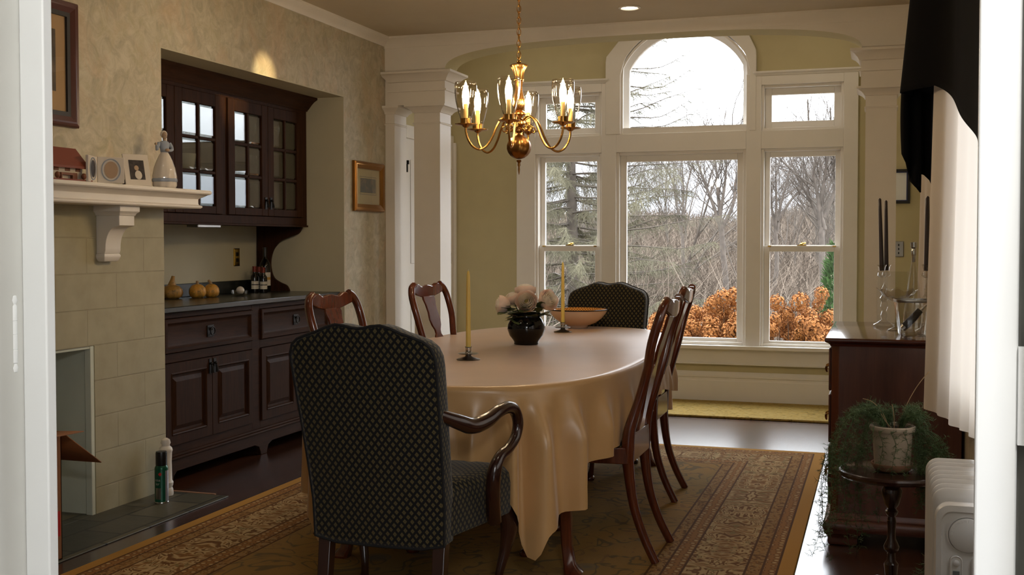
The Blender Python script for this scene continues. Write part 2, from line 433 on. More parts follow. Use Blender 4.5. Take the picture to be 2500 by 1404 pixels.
# ------------------------------------------------------------------ camera and reading positions off the photograph
CY, CP, CR, CF, CV, CH = .314842213, -.0303690291, .000739633, 2763.47, 673.57, 1.27
_f = Vector((-math.sin(CY)*math.cos(CP), math.cos(CY)*math.cos(CP), math.sin(CP))); _r = Vector((math.cos(CY), math.sin(CY), 0)); _d = _f.cross(_r)
_R = _r*math.cos(CR)+_d*math.sin(CR); _D = -_r*math.sin(CR)+_d*math.cos(CR)
def pt(px, py, ax, val):
    """where the sight line through pixel (px, py) meets the plane axis = val"""
    v = _R*((px-1250)/CF)+_D*((py-CV)/CF)+_f; c = Vector((0,0,CH)); return c+v*((val-c[ax])/v[ax])
cam = bpy.data.cameras.new('camera'); co = bpy.data.objects.new('camera', cam); COL.objects.link(co)
cam.sensor_width = 36; cam.lens = 36*CF/2500; cam.shift_y = (CV-702)/2500; cam.clip_start = .05; cam.clip_end = 400
co.matrix_world = Matrix(((_R.x, -_D.x, -_f.x, 0), (_R.y, -_D.y, -_f.y, 0), (_R.z, -_D.z, -_f.z, CH), (0,0,0,1)))
S.camera = co
# ------------------------------------------------------------------ the setting
XL, XR, YF, YB, YW, ZC = -3.46, .33, 1.25, 7.624, 8.98, 2.755
m = MB(); m.box(-4.25, .7, 1.12, 9.2, -.12, 0); struct(m.build('floor', MAT['dark_floorboards']))
m = MB(); m.box(-4.25, .7, 1.12, 7.86, ZC, 2.95); struct(m.build('ceiling', MAT['ceiling_paint']))
# wall with fireplace, cabinet niche and wallpaper
m = MB()
m.box(-3.62, XL, 1.12, 3.2, -.1, ZC+.1); m.box(-3.62, XL, 3.2, 4.368, .79, ZC+.1); m.box(-3.62, XL, 4.368, 4.904, -.1, ZC+.1)
m.box(-3.62, XL, 4.904, 6.956, 2.253, ZC+.1); m.box(-3.62, XL, 6.956, 7.7, -.1, ZC+.1)
struct(m.build('wall_left', MAT['wallpaper']))
m = MB()
m.box(-4.22, -4.09, 4.8, 7.06, -.1, 2.4); m.box(-4.22, XL-.001, 4.8, 4.91, -.1, 2.4) if False else m.box(-4.22, -3.6, 4.78, 4.91, -.1, 2.4)
m.box(-3.6, XL-.0005, 4.9, 4.91, 0, 2.253); m.box(-4.22, -3.6, 6.95, 7.08, -.1, 2.4); m.box(-3.6, XL-.0005, 6.95, 6.962, 0, 2.253)
m.box(-4.22, -3.6, 4.8, 7.06, 2.247, 2.4); m.box(-3.6, XL-.0005, 4.9, 6.962, 2.247, 2.258)
struct(m.build('wall_niche', MAT['niche_paint']))
# wall with the curtained window, beyond the doorway post
m = MB(); x0, x1 = XR, XR+.15
m.box(x0, x1, 1.12, 2.3, -.1, ZC+.1); m.box(x0, x1, 4.35, 7.7, -.1, ZC+.1); m.box(x0, x1, 2.3, 4.35, -.1, .75); m.box(x0, x1, 2.3, 4.35, 2.35, ZC+.1)
struct(m.build('wall_right', MAT['wallpaper']))
m = MB(); m.box(XR+.05, XR+.09, 2.3, 2.36, .75, 2.35); m.box(XR+.05, XR+.09, 4.29, 4.35, .75, 2.35); m.box(XR+.05, XR+.09, 2.36, 4.29, .75, .81)
m.box(XR+.05, XR+.09, 2.36, 4.29, 2.29, 2.35); m.box(XR+.05, XR+.09, 3.3, 3.35, .81, 2.29)
wr = struct(m.build('window_6', MAT['trim_white'], bevel=.004)); m = MB(); m.box(XR+.066, XR+.072, 2.36, 4.29, .81, 2.29); m.build('pane', MAT['window_glass'], wr)
# wall towards the near room, with the doorway
m = MB(); m.box(-3.62, -.972, 1.05, 1.115, -.1, 2.95); m.box(.1285, .7, 1.05, 1.115, -.1, 2.95); m.box(.1, .16, 1.128, 1.14, -.1, 2.3); m.box(.1285, .14, 1.1, 1.31, -.1, 2.3); m.box(.112, .118, 1.112, 1.31, -.1, 2.3); m.box(-.972, .118, 1.05, 1.115, 2.15, 2.95)
struct(m.build('wall_front', MAT['room_paint']))
# beam with its arched opening
def arch(x, n=2.8): 
    u = min(1, abs((x+1.557)/1.433)); return 2.497+.18*(1-u**n)**(1/n)
pts = [(-3.62, 2.497), (-2.99, 2.497)]+[(-2.99+2.866*(1-math.cos(PI*k/48))/2, arch(-2.99+2.866*(1-math.cos(PI*k/48))/2)) for k in range(1, 48)]+[(-.124, 2.497), (.48, 2.497), (.48, 2.95), (-3.62, 2.95)]
m = MB(); m.prism(pts, 'y', YB, 7.855)
beam = struct(m.build('wall_back', [MAT['trim_white'], MAT['bay_yellow']], ang=30))
for p in beam.data.polygons:
    c = p.center
    if p.normal.z < -.1 and -2.992 < c.x < -.122: p.material_index = 1
def mould(m, prof, x0, x1, y0, y1, z0, M=None):
    """block whose outline steps out by prof [(offset, height)] from the rectangle x0..x1, y0..y1"""
    m.loft([[(x0-o, y0-o, z0+z), (x1+o, y0-o, z0+z), (x1+o, y1+o, z0+z), (x0-o, y1+o, z0+z)] for o, z in prof], M=M)
# crown mouldings
prof = [(0,0), (.008,0), (.012,.012), (.03,.028), (.05,.042), (.06,.05), (.06,.066), (0,.066)]
m = MB(); m.loft([[(XL+o, y, 2.69+z) for o, z in prof] for y in (1.25, 7.63)]); struct(m.build('trim_1', MAT['trim_white']))
prof = [(0,0), (.008,0), (.012,.016), (.03,.04), (.052,.055), (.062,.062), (.062,.078), (0,.078)]
m = MB(); m.loft([[(x, YB-o, 2.678+z) for o, z in prof] for x in (XL, XR)]); struct(m.build('trim_2', MAT['trim_white']))
m = MB(); m.loft([[(XR-o, y, 2.678+z) for o, z in prof] for y in (1.25, 7.63)]); struct(m.build('trim_3', MAT['trim_white']))
# square columns with their capitals
def colonnade(name, xa, xb, xe0, xe1, label, sgn):
    t = thing(name, label, 'column', ((xa+xb)/2, 7.74, 0)); M = Matrix.Translation((-(xa+xb)/2, -7.74, 0))
    m = MB(); m.box(xa, xb, YB, 7.84, 0, 2.262, M); mould(m, [(.03,0), (.03,.19), (.022,.2), (.012,.215), (0,.22)], xa, xb, YB, 7.84, 0, M)
    m.build('shaft', MAT['trim_white'], t)
    m = MB(); mould(m, [(0,0), (.006,.0), (.008,.008), (.004,.014), (0,.014)], xa, xb, YB, 7.84, 2.12, M)
    mould(m, [(0,0), (.008,.002), (.012,.012), (.026,.026), (.042,.036), (.05,.042), (.056,.044), (.056,.058), (0,.06)], xa, xb, YB, 7.84, 2.2, M)
    m.build('capital', MAT['trim_white'], t)
    m = MB(); m.box(xe0, xe1, YB-.012, 7.85, 2.26, 2.5, M)
    mould(m, [(0,0), (.012,.002), (.014,.014), (0,.016)], xe0, xe1, YB-.012, 7.85, 2.355, M)
    mould(m, [(0,0), (.012,.004), (.02,.02), (.04,.042), (.06,.055), (.066,.058), (.066,.074), (0,.076)], xe0, xe1, YB-.012, 7.85, 2.424, M)
    m.build('entablature', MAT['trim_white'], t)
    return t
colonnade('column', -3.23, -3.028, -3.42, -2.985, 'white square column carrying the beam beside the small gilt picture', 1)
colonnade('column', -.10, .09, -.13, .29, 'white square column carrying the beam behind the sideboard and the dark curtain', -1)
def pilaster(x0, x1, n):
    m = MB(); m.box(x0, x1, YB, 7.84, 0, 2.5); mould(m, [(0,0), (.006,.0), (.008,.008), (0,.014)], x0, x1, YB, 7.84, 2.12)
    mould(m, [(0,0), (.008,.002), (.012,.012), (.026,.026), (.042,.036), (.05,.042), (.052,.044), (.052,.058), (0,.06)], x0, x1, YB, 7.84, 2.2)
    struct(m.build('trim_%d' % n, MAT['trim_white']))
pilaster(-3.458, -3.385, 4); pilaster(.255, .328, 5)
# bay behind the columns
ZB = 3.15
m = MB(); m.box(-3.62, XL, 7.7, 9.2, -.1, ZB+.1); struct(m.build('wall_bay_left', MAT['bay_yellow']))
m = MB(); m.box(XR, XR+.15, 7.7, 9.2, -.1, ZB+.1); struct(m.build('wall_bay_right', MAT['bay_yellow']))
m = MB(); m.box(-3.62, .5, 7.7, 9.2, ZB, ZB+.12); m.box(-3.62, .5, 7.84, 7.96, 2.9, ZB+.1); struct(m.build('ceiling_bay', MAT['ceiling_paint']))
# window wall: boards with openings
AX, AR, AZ = -1.486, .545, 2.40           # arch of the upper sash opening
def arc(r, zc, x0, x1, n=20): 
    return [(AX+r*math.cos(a), zc+r*math.sin(a)) for a in [math.acos(max(-1,min(1,(x0-AX)/r)))+(math.acos(max(-1,min(1,(x1-AX)/r)))-math.acos(max(-1,min(1,(x0-AX)/r))))*k/n for k in range(n+1)]]
y0, y1 = 8.98, 9.12
m = MB()
m.box(-3.62, -2.75, y0, y1, -.1, ZB+.1); m.box(-.24, .48, y0, y1, -.1, ZB+.1); m.box(-2.75, -.24, y0, y1, -.1, .45)
m.box(-2.75, -2.03, y0, y1, 2.47, ZB+.1); m.box(-.97, -.24, y0, y1, 2.47, ZB+.1); m.prism([(-2.03,ZB+.1), (-2.03,2.74), (-1.97,2.885), (-1.7,3.04), (-1.27,3.04), (-1.01,2.885), (-.97,2.74), (-.97,ZB+.1)], 'y', y0, y1)
struct(m.build('wall_bay_back', MAT['bay_yellow']))
m = MB(); b0, b1 = 8.935, 9.10
m.box(-2.87, -2.71, b0, b1, .42, 2.56); m.box(-2.15, -2.03, b0, b1, .42, 2.56); m.box(-1.0, -.885, b0, b1, .42, 2.56); m.box(-.275, -.169, b0, b1, .42, 2.56)
for xa, xb in ((-2.71, -2.15), (-.885, -.275)):
    m.box(xa, xb, b0, b1, 1.985, 2.125); m.box(xa, xb, b0, b1, 2.475, 2.56)
m.box(-2.03, -1.0, b0, b1, 1.985, 2.13)
# arched head: outer edge with cut corners, inner edge round
inner = [(-2.0+.005, 2.13), (-1.995, 2.60)]+arc(.565, 2.42, -1.985, -.985, 26)[1:-1]+[(-.975, 2.60), (-.975, 2.13)]
outer = [(-2.116, 2.13), (-2.116, 2.745), (-1.98, 2.905), (-1.7, 3.06), (-1.27, 3.06), (-1.0, 2.905), (-.926, 2.745), (-.926, 2.13)]
def seg(pl, n):
    L = [0]
    for a, b in zip(pl, pl[1:]): L.append(L[-1]+math.dist(a, b))
    out = []
    for k in range(n+1):
        t = L[-1]*k/n; i = max(j for j in range(len(L)) if L[j] <= t+1e-9); i = min(i, len(pl)-2); q = (t-L[i])/(L[i+1]-L[i]+1e-9)
        out.append((pl[i][0]*(1-q)+pl[i+1][0]*q, pl[i][1]*(1-q)+pl[i+1][1]*q))
    return out
si, so = seg(inner, 60), seg(outer, 60)
m.loft([[(a[0], b0-.006, a[1]), (c[0], b0-.006, c[1]), (c[0], b1, c[1]), (a[0], b1, a[1])] for a, c in zip(si, so)])
mould(m, [(0,0), (.006,0), (.012,.012), (.024,.02), (.024,.034), (0,.036)], -2.87, -2.118, b0, b1, 2.545); mould(m, [(0,0), (.006,0), (.012,.012), (.024,.02), (.024,.034), (0,.036)], -.924, -.169, b0, b1, 2.545)
struct(m.build('trim_6', MAT['trim_white'], bevel=.003, ang=25))
m = MB(); m.box(-2.9, -.14, 8.89, 9.08, .425, .455); m.box(-2.86, -.18, 8.955, 8.985, .30, .425); m.box(-2.87, -.17, 8.94, 8.985, .30, .312)
struct(m.build('trim_7', MAT['trim_white'], bevel=.004))
# windows (frames and panes)
def sash(m, xa, xb, za, zb, y, w, d=.035, wb=None):
    wb = wb or w
    m.box(xa, xa+w, y, y+d, za, zb); m.box(xb-w, xb, y, y+d, za, zb); m.box(xa+w, xb-w, y, y+d, zb-w, zb); m.box(xa+w, xb-w, y, y+d, za, za+wb)
def pane(xa, xb, za, zb, y, par, nm='pane'):
    m = MB(); m.box(xa, xb, y, y+.004, za, zb); return m.build(nm, MAT['window_glass'], par)
def recess(m, xa, xb, za, zb, ya=8.96, yb=9.0, w=.016):
    sash(m, xa, xb, za, zb, ya, w, yb-ya)
n = 1
for xa, xb in ((-2.71, -2.15), (-.885, -.275)):
    m = MB(); recess(m, xa, xb, .455, 1.985, 8.955, 9.06, .02)
    sash(m, xa+.02, xb-.02, 1.2, 1.965, 9.03, .04); sash(m, xa+.02, xb-.02, .455, 1.235, 8.985, .045, wb=.04)
    w = struct(m.build('window_%d' % n, MAT['trim_white'], bevel=.003)); n += 1
    pane(xa+.055, xb-.055, 1.235, 1.93, 9.045, w); pane(xa+.06, xb-.06, .49, 1.195, 9.0, w)
    m = MB(); c = (xa+xb)/2; m.box(c-.035, c+.035, 8.99, 9.01, 1.235, 1.243); m.lathe([(.016,0), (.016,.008), (.006,.014), (.004,.02)], 12, (c, 9.0, 1.243)); m.tube([(c-.005, 9.0, 1.254), (c+.03, 8.99, 1.258)], .005, 6)
    m.box(xa+.05, xa+.075, 8.98, 8.986, 1.226, 1.236); m.box(xb-.075, xb-.05, 8.98, 8.986, 1.226, 1.236)
    m.build('sash_lock', MAT['bright_brass'], w)
m = MB(); recess(m, -2.03, -1.0, .455, 1.985, 8.955, 9.06, .024); sash(m, -2.006, -1.024, .455, 1.961, 9.0, .05); w = struct(m.build('window_3', MAT['trim_white'], bevel=.003)); pane(-1.96, -1.07, .49, 1.93, 9.02, w)
for xa, xb in ((-2.71, -2.15), (-.885, -.275)):
    m = MB(); recess(m, xa, xb, 2.125, 2.475, 8.955, 9.06, .02); sash(m, xa+.02, xb-.02, 2.145, 2.455, 9.01, .052); w = struct(m.build('window_%d' % (4 if xa < -2 else 5), MAT['trim_white'], bevel=.003)); pane(xa+.06, xb-.06, 2.18, 2.42, 9.03, w)
# arched window frame and pane
def ring(inset, zb): 
    r = .56-inset
    return [(-1.995+inset, zb), (-1.995+inset, 2.58)]+[(AX+r*math.cos(a), 2.42+r*math.sin(a)) for a in [PI-math.acos(min(1,(.505-inset)/r))-(PI-2*math.acos(min(1,(.505-inset)/r)))*k/24 for k in range(25)]]+[(-.977-inset, 2.58), (-.977-inset, zb)]
a, b = ring(.0, 2.13), ring(.055, 2.175)
m = MB(); m.loft([[(p[0], 8.97, p[1]), (q[0], 9.02, q[1]), (q[0], 9.06, q[1]), (p[0], 9.06, p[1])] for p, q in zip(a, b)])
m.loft([[(p[0], 8.945, p[1]), (q[0], 8.945, q[1]), (q[0], 8.97, q[1]), (p[0], 8.97, p[1])] for p, q in zip(ring(0, 2.13), ring(.018, 2.13))])
m.box(-1.995, -.977, 8.96, 9.06, 2.13, 2.18)
w = struct(m.build('window_7', MAT['trim_white'], ang=25)); m = MB(); m.prism(ring(.05, 2.17), 'y', 9.03, 9.034); m.build('pane', MAT['window_glass'], w)
# bay baseboard, side door with casing
prof = [(0,0), (.028,0), (.028,.17), (.02,.178), (.018,.195), (.03,.2), (.03,.213), (.016,.23), (.01,.243), (0,.243)]
m = MB(); m.loft([[(x, 8.98-o, z) for o, z in prof] for x in (XL, XR)]); struct(m.build('baseboard_back', MAT['trim_white'], ang=25))
prof = [(0,0), (.02,0), (.02,.16), (.012,.18), (.008,.2), (0,.2)]
m = MB(); m.loft([[(XL+o, y, z) for o, z in prof] for y in (6.96, 7.62)]); struct(m.build('baseboard_left', MAT['trim_white'], ang=25))
m = MB(); m.loft([[(XR-o, y, z) for o, z in prof] for y in (1.25, 7.62)]); struct(m.build('baseboard_right', MAT['trim_white'], ang=25))
m = MB(); m.box(XL, XL+.012, 7.96, 8.84, .01, 2.06); 
for za, zb in ((.25,.95), (1.1,1.9)):
    for ya, yb in ((8.06,8.37), (8.45,8.74)): mould(m, [(0,0)], 0,0,0,0,0) if False else m.box(XL+.012, XL+.018, ya, yb, za, zb)
d = struct(m.build('door_1', MAT['trim_white'], bevel=.004))
m = MB()
for z in (.35, 1.08, 1.78): m.tube([(XL+.03, 8.865, z), (XL+.03, 8.865, z+.1)], .007, 8); m.box(XL+.026, XL+.031, 8.845, 8.885, z+.005, z+.095)
m.build('hinge', MAT['bright_brass'], d)
m = MB(); m.box(XL+.014, XL+.03, 7.985, 8.0, 1.86, 1.89); m.box(XL+.012, XL+.02, 7.985, 8.0, 1.8, 1.86); m.build('catch', MAT['iron'], d)
m = MB(); m.box(XL, XL+.025, 7.86, 7.96, 0, 2.16); m.box(XL, XL+.025, 8.84, 8.965, 0, 2.16); m.box(XL, XL+.025, 7.96, 8.84, 2.06, 2.16); m.box(XL+.025, XL+.05, 8.94, 8.97, .25, 2.1)
struct(m.build('trim_8', MAT['trim_white'], bevel=.004))
# doorway towards the viewer: posts and double doors folded open
m = MB(); m.box(-.972, -.937, 1.1, 1.116, -.1, 2.15); struct(m.build('trim_9', MAT['door_white'], bevel=.002))
m = MB(); m.box(.083, .118, 1.1, 1.112, -.1, 2.15); struct(m.build('trim_10', MAT['door_white'], bevel=.002))
m = MB(); m.box(-.972, .118, 1.1, 1.116, 2.12, 2.2); struct(m.build('trim_11', MAT['door_white'], bevel=.002))
m = MB(); m.box(-1.03, -.986, .55, 1.094, -.05, 2.12); m.box(-.986, -.981, .6, 1.088, .05, 2.0); m.box(-.981, -.977, .6, 1.07, .05, 2.0)
dl = struct(m.build('door_2', MAT['door_white'], bevel=.002))
def hinge(x, y, z, par, s):
    m = MB(); m.lathe([(.001,-.012), (.005,-.01), (.006,-.005), (.0045,0), (.0055,.001), (.0055,.016), (.005,.0165), (.0055,.017), (.0055,.034), (.005,.0345), (.0055,.035), (.0055,.05), (.005,.0505), (.0055,.051), (.0055,.068), (.0045,.07), (.006,.075), (.005,.08), (.001,.083)], 14, (x, y, z))
    m.build('hinge', MAT['door_white'], par)
hinge(-.976, 1.088, 1.126, dl, 1)
m = MB(); m.box(.1285, .19, 1.09, 1.13, -.1, 2.15); struct(m.build('trim_12', MAT['door_white'], bevel=.002))
m = MB(); m.box(.2, .72, 1.0, 1.045, -.05, 2.12); dr = struct(m.build('door_3', MAT['door_white'], bevel=.002))
m = MB(); m.box(.1175, .129, 1.094, 1.102, 1.088, 1.176); m.build('hinge_leaf', MAT['door_white'], dr)
# near room (behind the viewer)
m = MB(); m.box(-3.0, 2.6, -2.6, 1.12, -.12, 0); struct(m.build('floor_near', MAT['dark_floorboards']))
m = MB(); m.box(-3.0, 2.6, -2.6, 1.12, 2.75, 2.95); struct(m.build('ceiling_near', MAT['room_paint']))
m = MB(); m.box(-3.1, -3.0, -2.6, 1.2, -.1, 2.95); m.box(2.5, 2.6, -2.6, 1.2, -.1, 2.95); m.box(.65, 2.6, 1.05, 1.115, -.1, 2.95)
m.box(-3.1, .45, -1.1, -1.0, -.1, 2.95); m.box(1.7, 2.6, -1.1, -1.0, -.1, 2.95); m.box(.45, 1.7, -1.1, -1.0, -.1, .7); m.box(.45, 1.7, -1.1, -1.0, 2.4, 2.95)
struct(m.build('wall_near', MAT['room_paint']))
# ------------------------------------------------------------------ rugs
rz = R(0)
m = MB(); m.box(-1.32, 1.32, -2.15, 2.15, .0, .011); r = m.build('area_rug', MAT['rug_pattern'], bevel=.004); r.location = (-1.622, 4.8, .001); tag(r, 'large gold and brown patterned rug under the dining table', 'rug')
m = MB(); m.box(-1.5, 1.5, -.4, .4, 0, .016); r = m.build('area_rug', MAT['bay_rug_pattern'], bevel=.005); r.location = (-1.75, 8.54, .001); tag(r, 'narrow gold rug along the bay baseboard under the windows', 'rug')
# ------------------------------------------------------------------ outdoors
def hill(x, y):
    n = .35*math.sin(x*.21+1.3)+.25*math.sin(x*.47+y*.11)
    if y < 26: return -.75-.055*(y-9)+n*.1
    t = min(1, (y-26)/70.); return -1.69+ (3.7*t*t*(3-2*t))+n*(.3+1.2*t)
m = MB(); m.grid(lambda u, v: (-78+u*110, 9.2+v*v*110, hill(-78+u*110, 9.2+v*v*110)), 70, 60); struct(m.build('ground_outside', MAT['leaf_litter'], ang=180))
def make_tree(seed, H, r0, levels, spread, mat, fork=(2,3), straight=.12, first=.32, nseg=4):
    rnd = random.Random(seed); m = MB()
    def grow(p, d, L, r, lv):
        pts = [p]; rs = [r]; q = Vector(p); dd = Vector(d)
        for k in range(nseg):
            dd = (dd+Vector((rnd.gauss(0,straight), rnd.gauss(0,straight), rnd.gauss(.03,straight*.6)))).normalized()
            q = q+dd*(L/nseg); pts.append(tuple(q)); rs.append(r*(1-.42*(k+1)/nseg))
        m.tube(pts, rs, 7 if lv == levels else (4 if lv > 1 else 3), cap=False)
        if lv <= 0: return
        for c in range(rnd.randint(*fork)+(1 if lv < 3 else 0)):
            i = rnd.randint(1 if lv < levels else 2, nseg); b = Vector(pts[i])
            t = rnd.uniform(.25, .75)*spread; ax = Vector((rnd.gauss(0,1), rnd.gauss(0,1), rnd.gauss(0,.4))).normalized()
            nd = (Matrix.Rotation(t, 3, ax) @ dd); nd.z = nd.z*.85+.16; nd.normalize()
            grow(tuple(b), tuple(nd), L*rnd.uniform(.6,.86), rs[i]*rnd.uniform(.55,.8), lv-1)
        nd = (dd+Vector((rnd.gauss(0,.15), rnd.gauss(0,.15), .1))).normalized(); grow(tuple(q), tuple(nd), L*.78, rs[-1], lv-1)
    grow((0,0,-.3), (0,0,1), H*first, r0, levels)
    return m
# bare trees that show singly against the sky: main limbs traced, twigs grown
def at(px, y):  # x of a point seen at picture column px, at depth y
    return pt(px, 600, 1, y).x
def limb_tree(y, limbs, seed, lab, w0):
    rnd = random.Random(seed); m = MB(); b = pt(*limbs[0][0], 1, y); zb = hill(b.x, y); o0 = Vector((b.x, y, zb))
    def twig(p, d, L, r, lv):
        pts = [tuple(p)]; q = Vector(p); dd = Vector(d)
        for k in range(3):
            dd = (dd+Vector((rnd.gauss(0,.14), rnd.gauss(0,.14), rnd.gauss(.05,.1)))).normalized(); q = q+dd*(L/3); pts.append(tuple(q))
        m.tube(pts, [r, r*.8, r*.6, r*.35], 4 if lv > 1 else 3, cap=False)
        if lv <= 0: return
        for c in range(4 if lv > 1 else 3):
            i = rnd.randint(1, 3); ax = Vector((rnd.gauss(0,1), rnd.gauss(0,1), rnd.gauss(0,.5))).normalized()
            nd = Matrix.Rotation(rnd.uniform(.3,.85), 3, ax) @ dd; nd.z += .12; nd.normalize(); twig(pts[i], nd, L*rnd.uniform(.5,.8), r*.55, lv-1)
    for li, lm in enumerate(limbs):
        P_ = [pt(px, py, 1, y)-o0 for px, py in lm]
        if li == 0: P_ = [Vector((P_[0].x, 0, -.3))]+P_
        dep = rnd.uniform(-1,1)*.9; n = len(P_); P_ = [tuple(p+Vector((rnd.gauss(0,.02), dep*(k/n)**1.5 if li else 0, 0))) for k, p in enumerate(P_)]
        sp = spline(P_, 5); r0 = w0*(1. if li == 0 else .62); r1 = w0*(.75 if li == 0 else .16)
        m.tube(sp, [r0+(r1-r0)*k/len(sp) for k in range(len(sp))], 7, cap=False)
        if li == 0: continue
        for k in range(3, len(sp)-1):
            for _ in range(1):
                if rnd.random() < .85:
                    d = (Vector(sp[k+1])-Vector(sp[k])).normalized(); ax = Vector((rnd.gauss(0,.6), rnd.gauss(0,1), rnd.gauss(0,.5))).normalized()
                    nd = Matrix.Rotation(rnd.choice((-1,1))*rnd.uniform(.4,.95), 3, ax) @ d; nd.z += .15; nd.normalize(); twig(sp[k], nd, rnd.uniform(.45,1.0), min(.016, (r0+(r1-r0)*k/len(sp))*.4), 2)
    o = m.build('bare_tree', MAT['bark_dark'], ang=180, fix=False); o.location = o0; tag(o, lab, 'tree')
limb_tree(24., [[(2012,760),(2010,650),(2008,555)], [(2008,560),(2003,500),(2015,430),(2020,385),(2028,330),(2030,270)], [(2006,545),(1985,500),(1960,460),(1935,420),(1905,385),(1885,350)], [(2012,530),(2035,470),(2048,420),(2060,380),(2065,330)], [(2006,600),(2001,540),(1997,480),(1985,430),(1990,385),(1978,320),(1975,250)]], 3, 'tall bare forked tree seen at the right of the far right window', .075)
limb_tree(27., [[(1890,740),(1893,650),(1894,560)], [(1894,570),(1905,500),(1915,450),(1930,400),(1942,350)], [(1893,565),(1887,500),(1880,440),(1868,380)], [(1895,540),(1925,495),(1945,470),(1975,440)], [(1893,560),(1897,500),(1895,440),(1902,390)]], 5, 'thin bare tree with fanning limbs at the left of the far right window', .06)
limb_tree(26., [[(1775,720),(1768,620),(1760,545)], [(1758,555),(1735,490),(1720,440),(1702,385),(1690,340)], [(1760,550),(1752,480),(1745,430),(1742,385),(1738,320)], [(1764,560),(1785,500),(1795,440),(1808,385),(1815,340)], [(1758,540),(1765,480),(1775,430),(1772,390)]], 11, 'bare tree with spreading dark limbs at the right side of the middle pane', .075)
limb_tree(33., [[(1668,720),(1665,640),(1662,570)], [(1662,575),(1655,500),(1640,440),(1625,390)], [(1662,570),(1675,500),(1680,440),(1692,385)], [(1662,575),(1668,480),(1662,420),(1660,380)]], 15, 'slim bare tree seen in the centre of the middle pane', .06)
protos = [make_tree(21+k, 8.5, .085, 5, 1.0, None, (2,3), .1, .34, 3) for k in range(3)]
objs = [p.build('bare_tree', MAT['bark'], ang=180, fix=False) for p in protos]
rnd = random.Random(5); spots = []
for k in range(46):
    y = 30+rnd.random()**.8*58; px = rnd.uniform(1240, 2080); x = at(px, y); spots.append((x, y, rnd.uniform(.55,.95)*(1. if y < 60 else 1.)))
for k, (x, y, s) in enumerate(spots):
    o = objs[k] if k < 3 else objs[k % 3].copy()
    if k >= 3: COL.objects.link(o)
    o.location = (x, y, hill(x, y)-.1); o.rotation_euler = (0, 0, rnd.uniform(0, 6.28)); o.scale = (s*1.1, s*1.1, s)
    tag(o, 'slender leafless tree in the grey woodland on the slope outside', 'tree', 'leafless trees of the woodland')
# thicket: countless twigs on the slope
m = MB(); rnd = random.Random(9)
for k in range(14000):
    y = 17+rnd.random()**.8*80; x = at(rnd.uniform(1190, 2110), y); z = hill(x, y); h = rnd.uniform(.5, 2.6); w = .004+.0004*y
    a = rnd.gauss(0,.35)*h; b = rnd.gauss(0,.25)*h; c = rnd.gauss(0,.3)*h
    m.add([(x-w,y,z-.1), (x+w,y,z-.1), (x+a*.5+w*.7,y+b*.5,z+h*.6), (x+a*.5-w*.7,y+b*.5,z+h*.6), (x+a+c*.5,y+b,z+h)], [(0,1,2,3), (3,2,4)])
    m.add([(x+a*.4,y,z+h*.5-w), (x+a*.4,y,z+h*.5+w), (x+a*.4+c+.2*h,y+b,z+h*.9)], [(0,1,2)])
o = m.build('thicket', MAT['brush_brown'], ang=180, fix=False); o['kind'] = 'stuff'; tag(o, 'grey brown thicket of bare twigs covering the slope outside', 'thicket')
# the larch just beyond the bay
rnd = random.Random(4); m = MB(); y = 20.; x = at(1395, y); zb = hill(x, y); H = 13.
tr = [(rnd.gauss(0,.02), rnd.gauss(0,.02), -.2+H*k/14) for k in range(15)]
m.tube(tr, [.125*(1-k/15.2) for k in range(15)], 9)
lt = thing('larch_tree', 'larch with drooping grey green branches just outside the left and middle panes', 'tree', (x, y, zb))
m.build('trunk', MAT['bark'], lt, ang=180)
m = MB()
for k in range(50):
    z = .6+H*.9*k/50.; 
    for q in range(6):
        an = q*PI/3+k*.7+rnd.gauss(0,.25); L = (1-z/(H*1.2))*3.0*rnd.uniform(.7,1.1)+.3; dr = rnd.uniform(-.08,.12)
        pts = [(math.cos(an)*L*t, math.sin(an)*L*t, z+L*(dr*t-.16*t+.2*t*t*rnd.uniform(.6,1.3))) for t in (0,.25,.5,.75,1)]
        pts = [(a+rnd.gauss(0,.045), b+rnd.gauss(0,.045), c+rnd.gauss(0,.04)) for a, b, c in pts]
        m.mi = 1; m.tube(spline(pts, 3), [.019-.0165*i/12 for i in range(13)], 4, cap=False); m.mi = 0
        nt = int(L*64)
        for j in range(nt):
            t = .1+.9*(j+rnd.random())/nt; i = min(3, int(t*4)); f = t*4-i
            p = Vector(pts[i])*(1-f)+Vector(pts[i+1])*f; l = rnd.uniform(.12,.42)*(1.1-.5*t)
            sd = Vector((-math.sin(an), math.cos(an), 0))*rnd.uniform(-1,1); d = (sd*.8+Vector((math.cos(an)*.4, math.sin(an)*.4, rnd.uniform(-1.3,.05)))).normalized()*l
            w = Vector((0,0,.005)) if abs(d.z) < .6*l else sd.normalized()*.005 if sd.length > .01 else Vector((.005,0,0))
            e = p+d; mid = p+d*.55+Vector((0,0,-.04*l))
            m.add([p-w, p+w, mid+w*.8, mid-w*.8, e+Vector((0,0,-.1*l))], [(0,1,2,3), (3,2,4)])
            for s in range(4):
                g = p+d*(.25+.25*s); hh = Vector((rnd.gauss(0,.06), rnd.gauss(0,.06), rnd.gauss(-.05,.04)))
                m.add([g-w*.7, g+w*.7, g+hh], [(0,1,2)])
o = m.build('branches', [MAT['larch_twig'], MAT['bark']], lt, ang=180, fix=False)
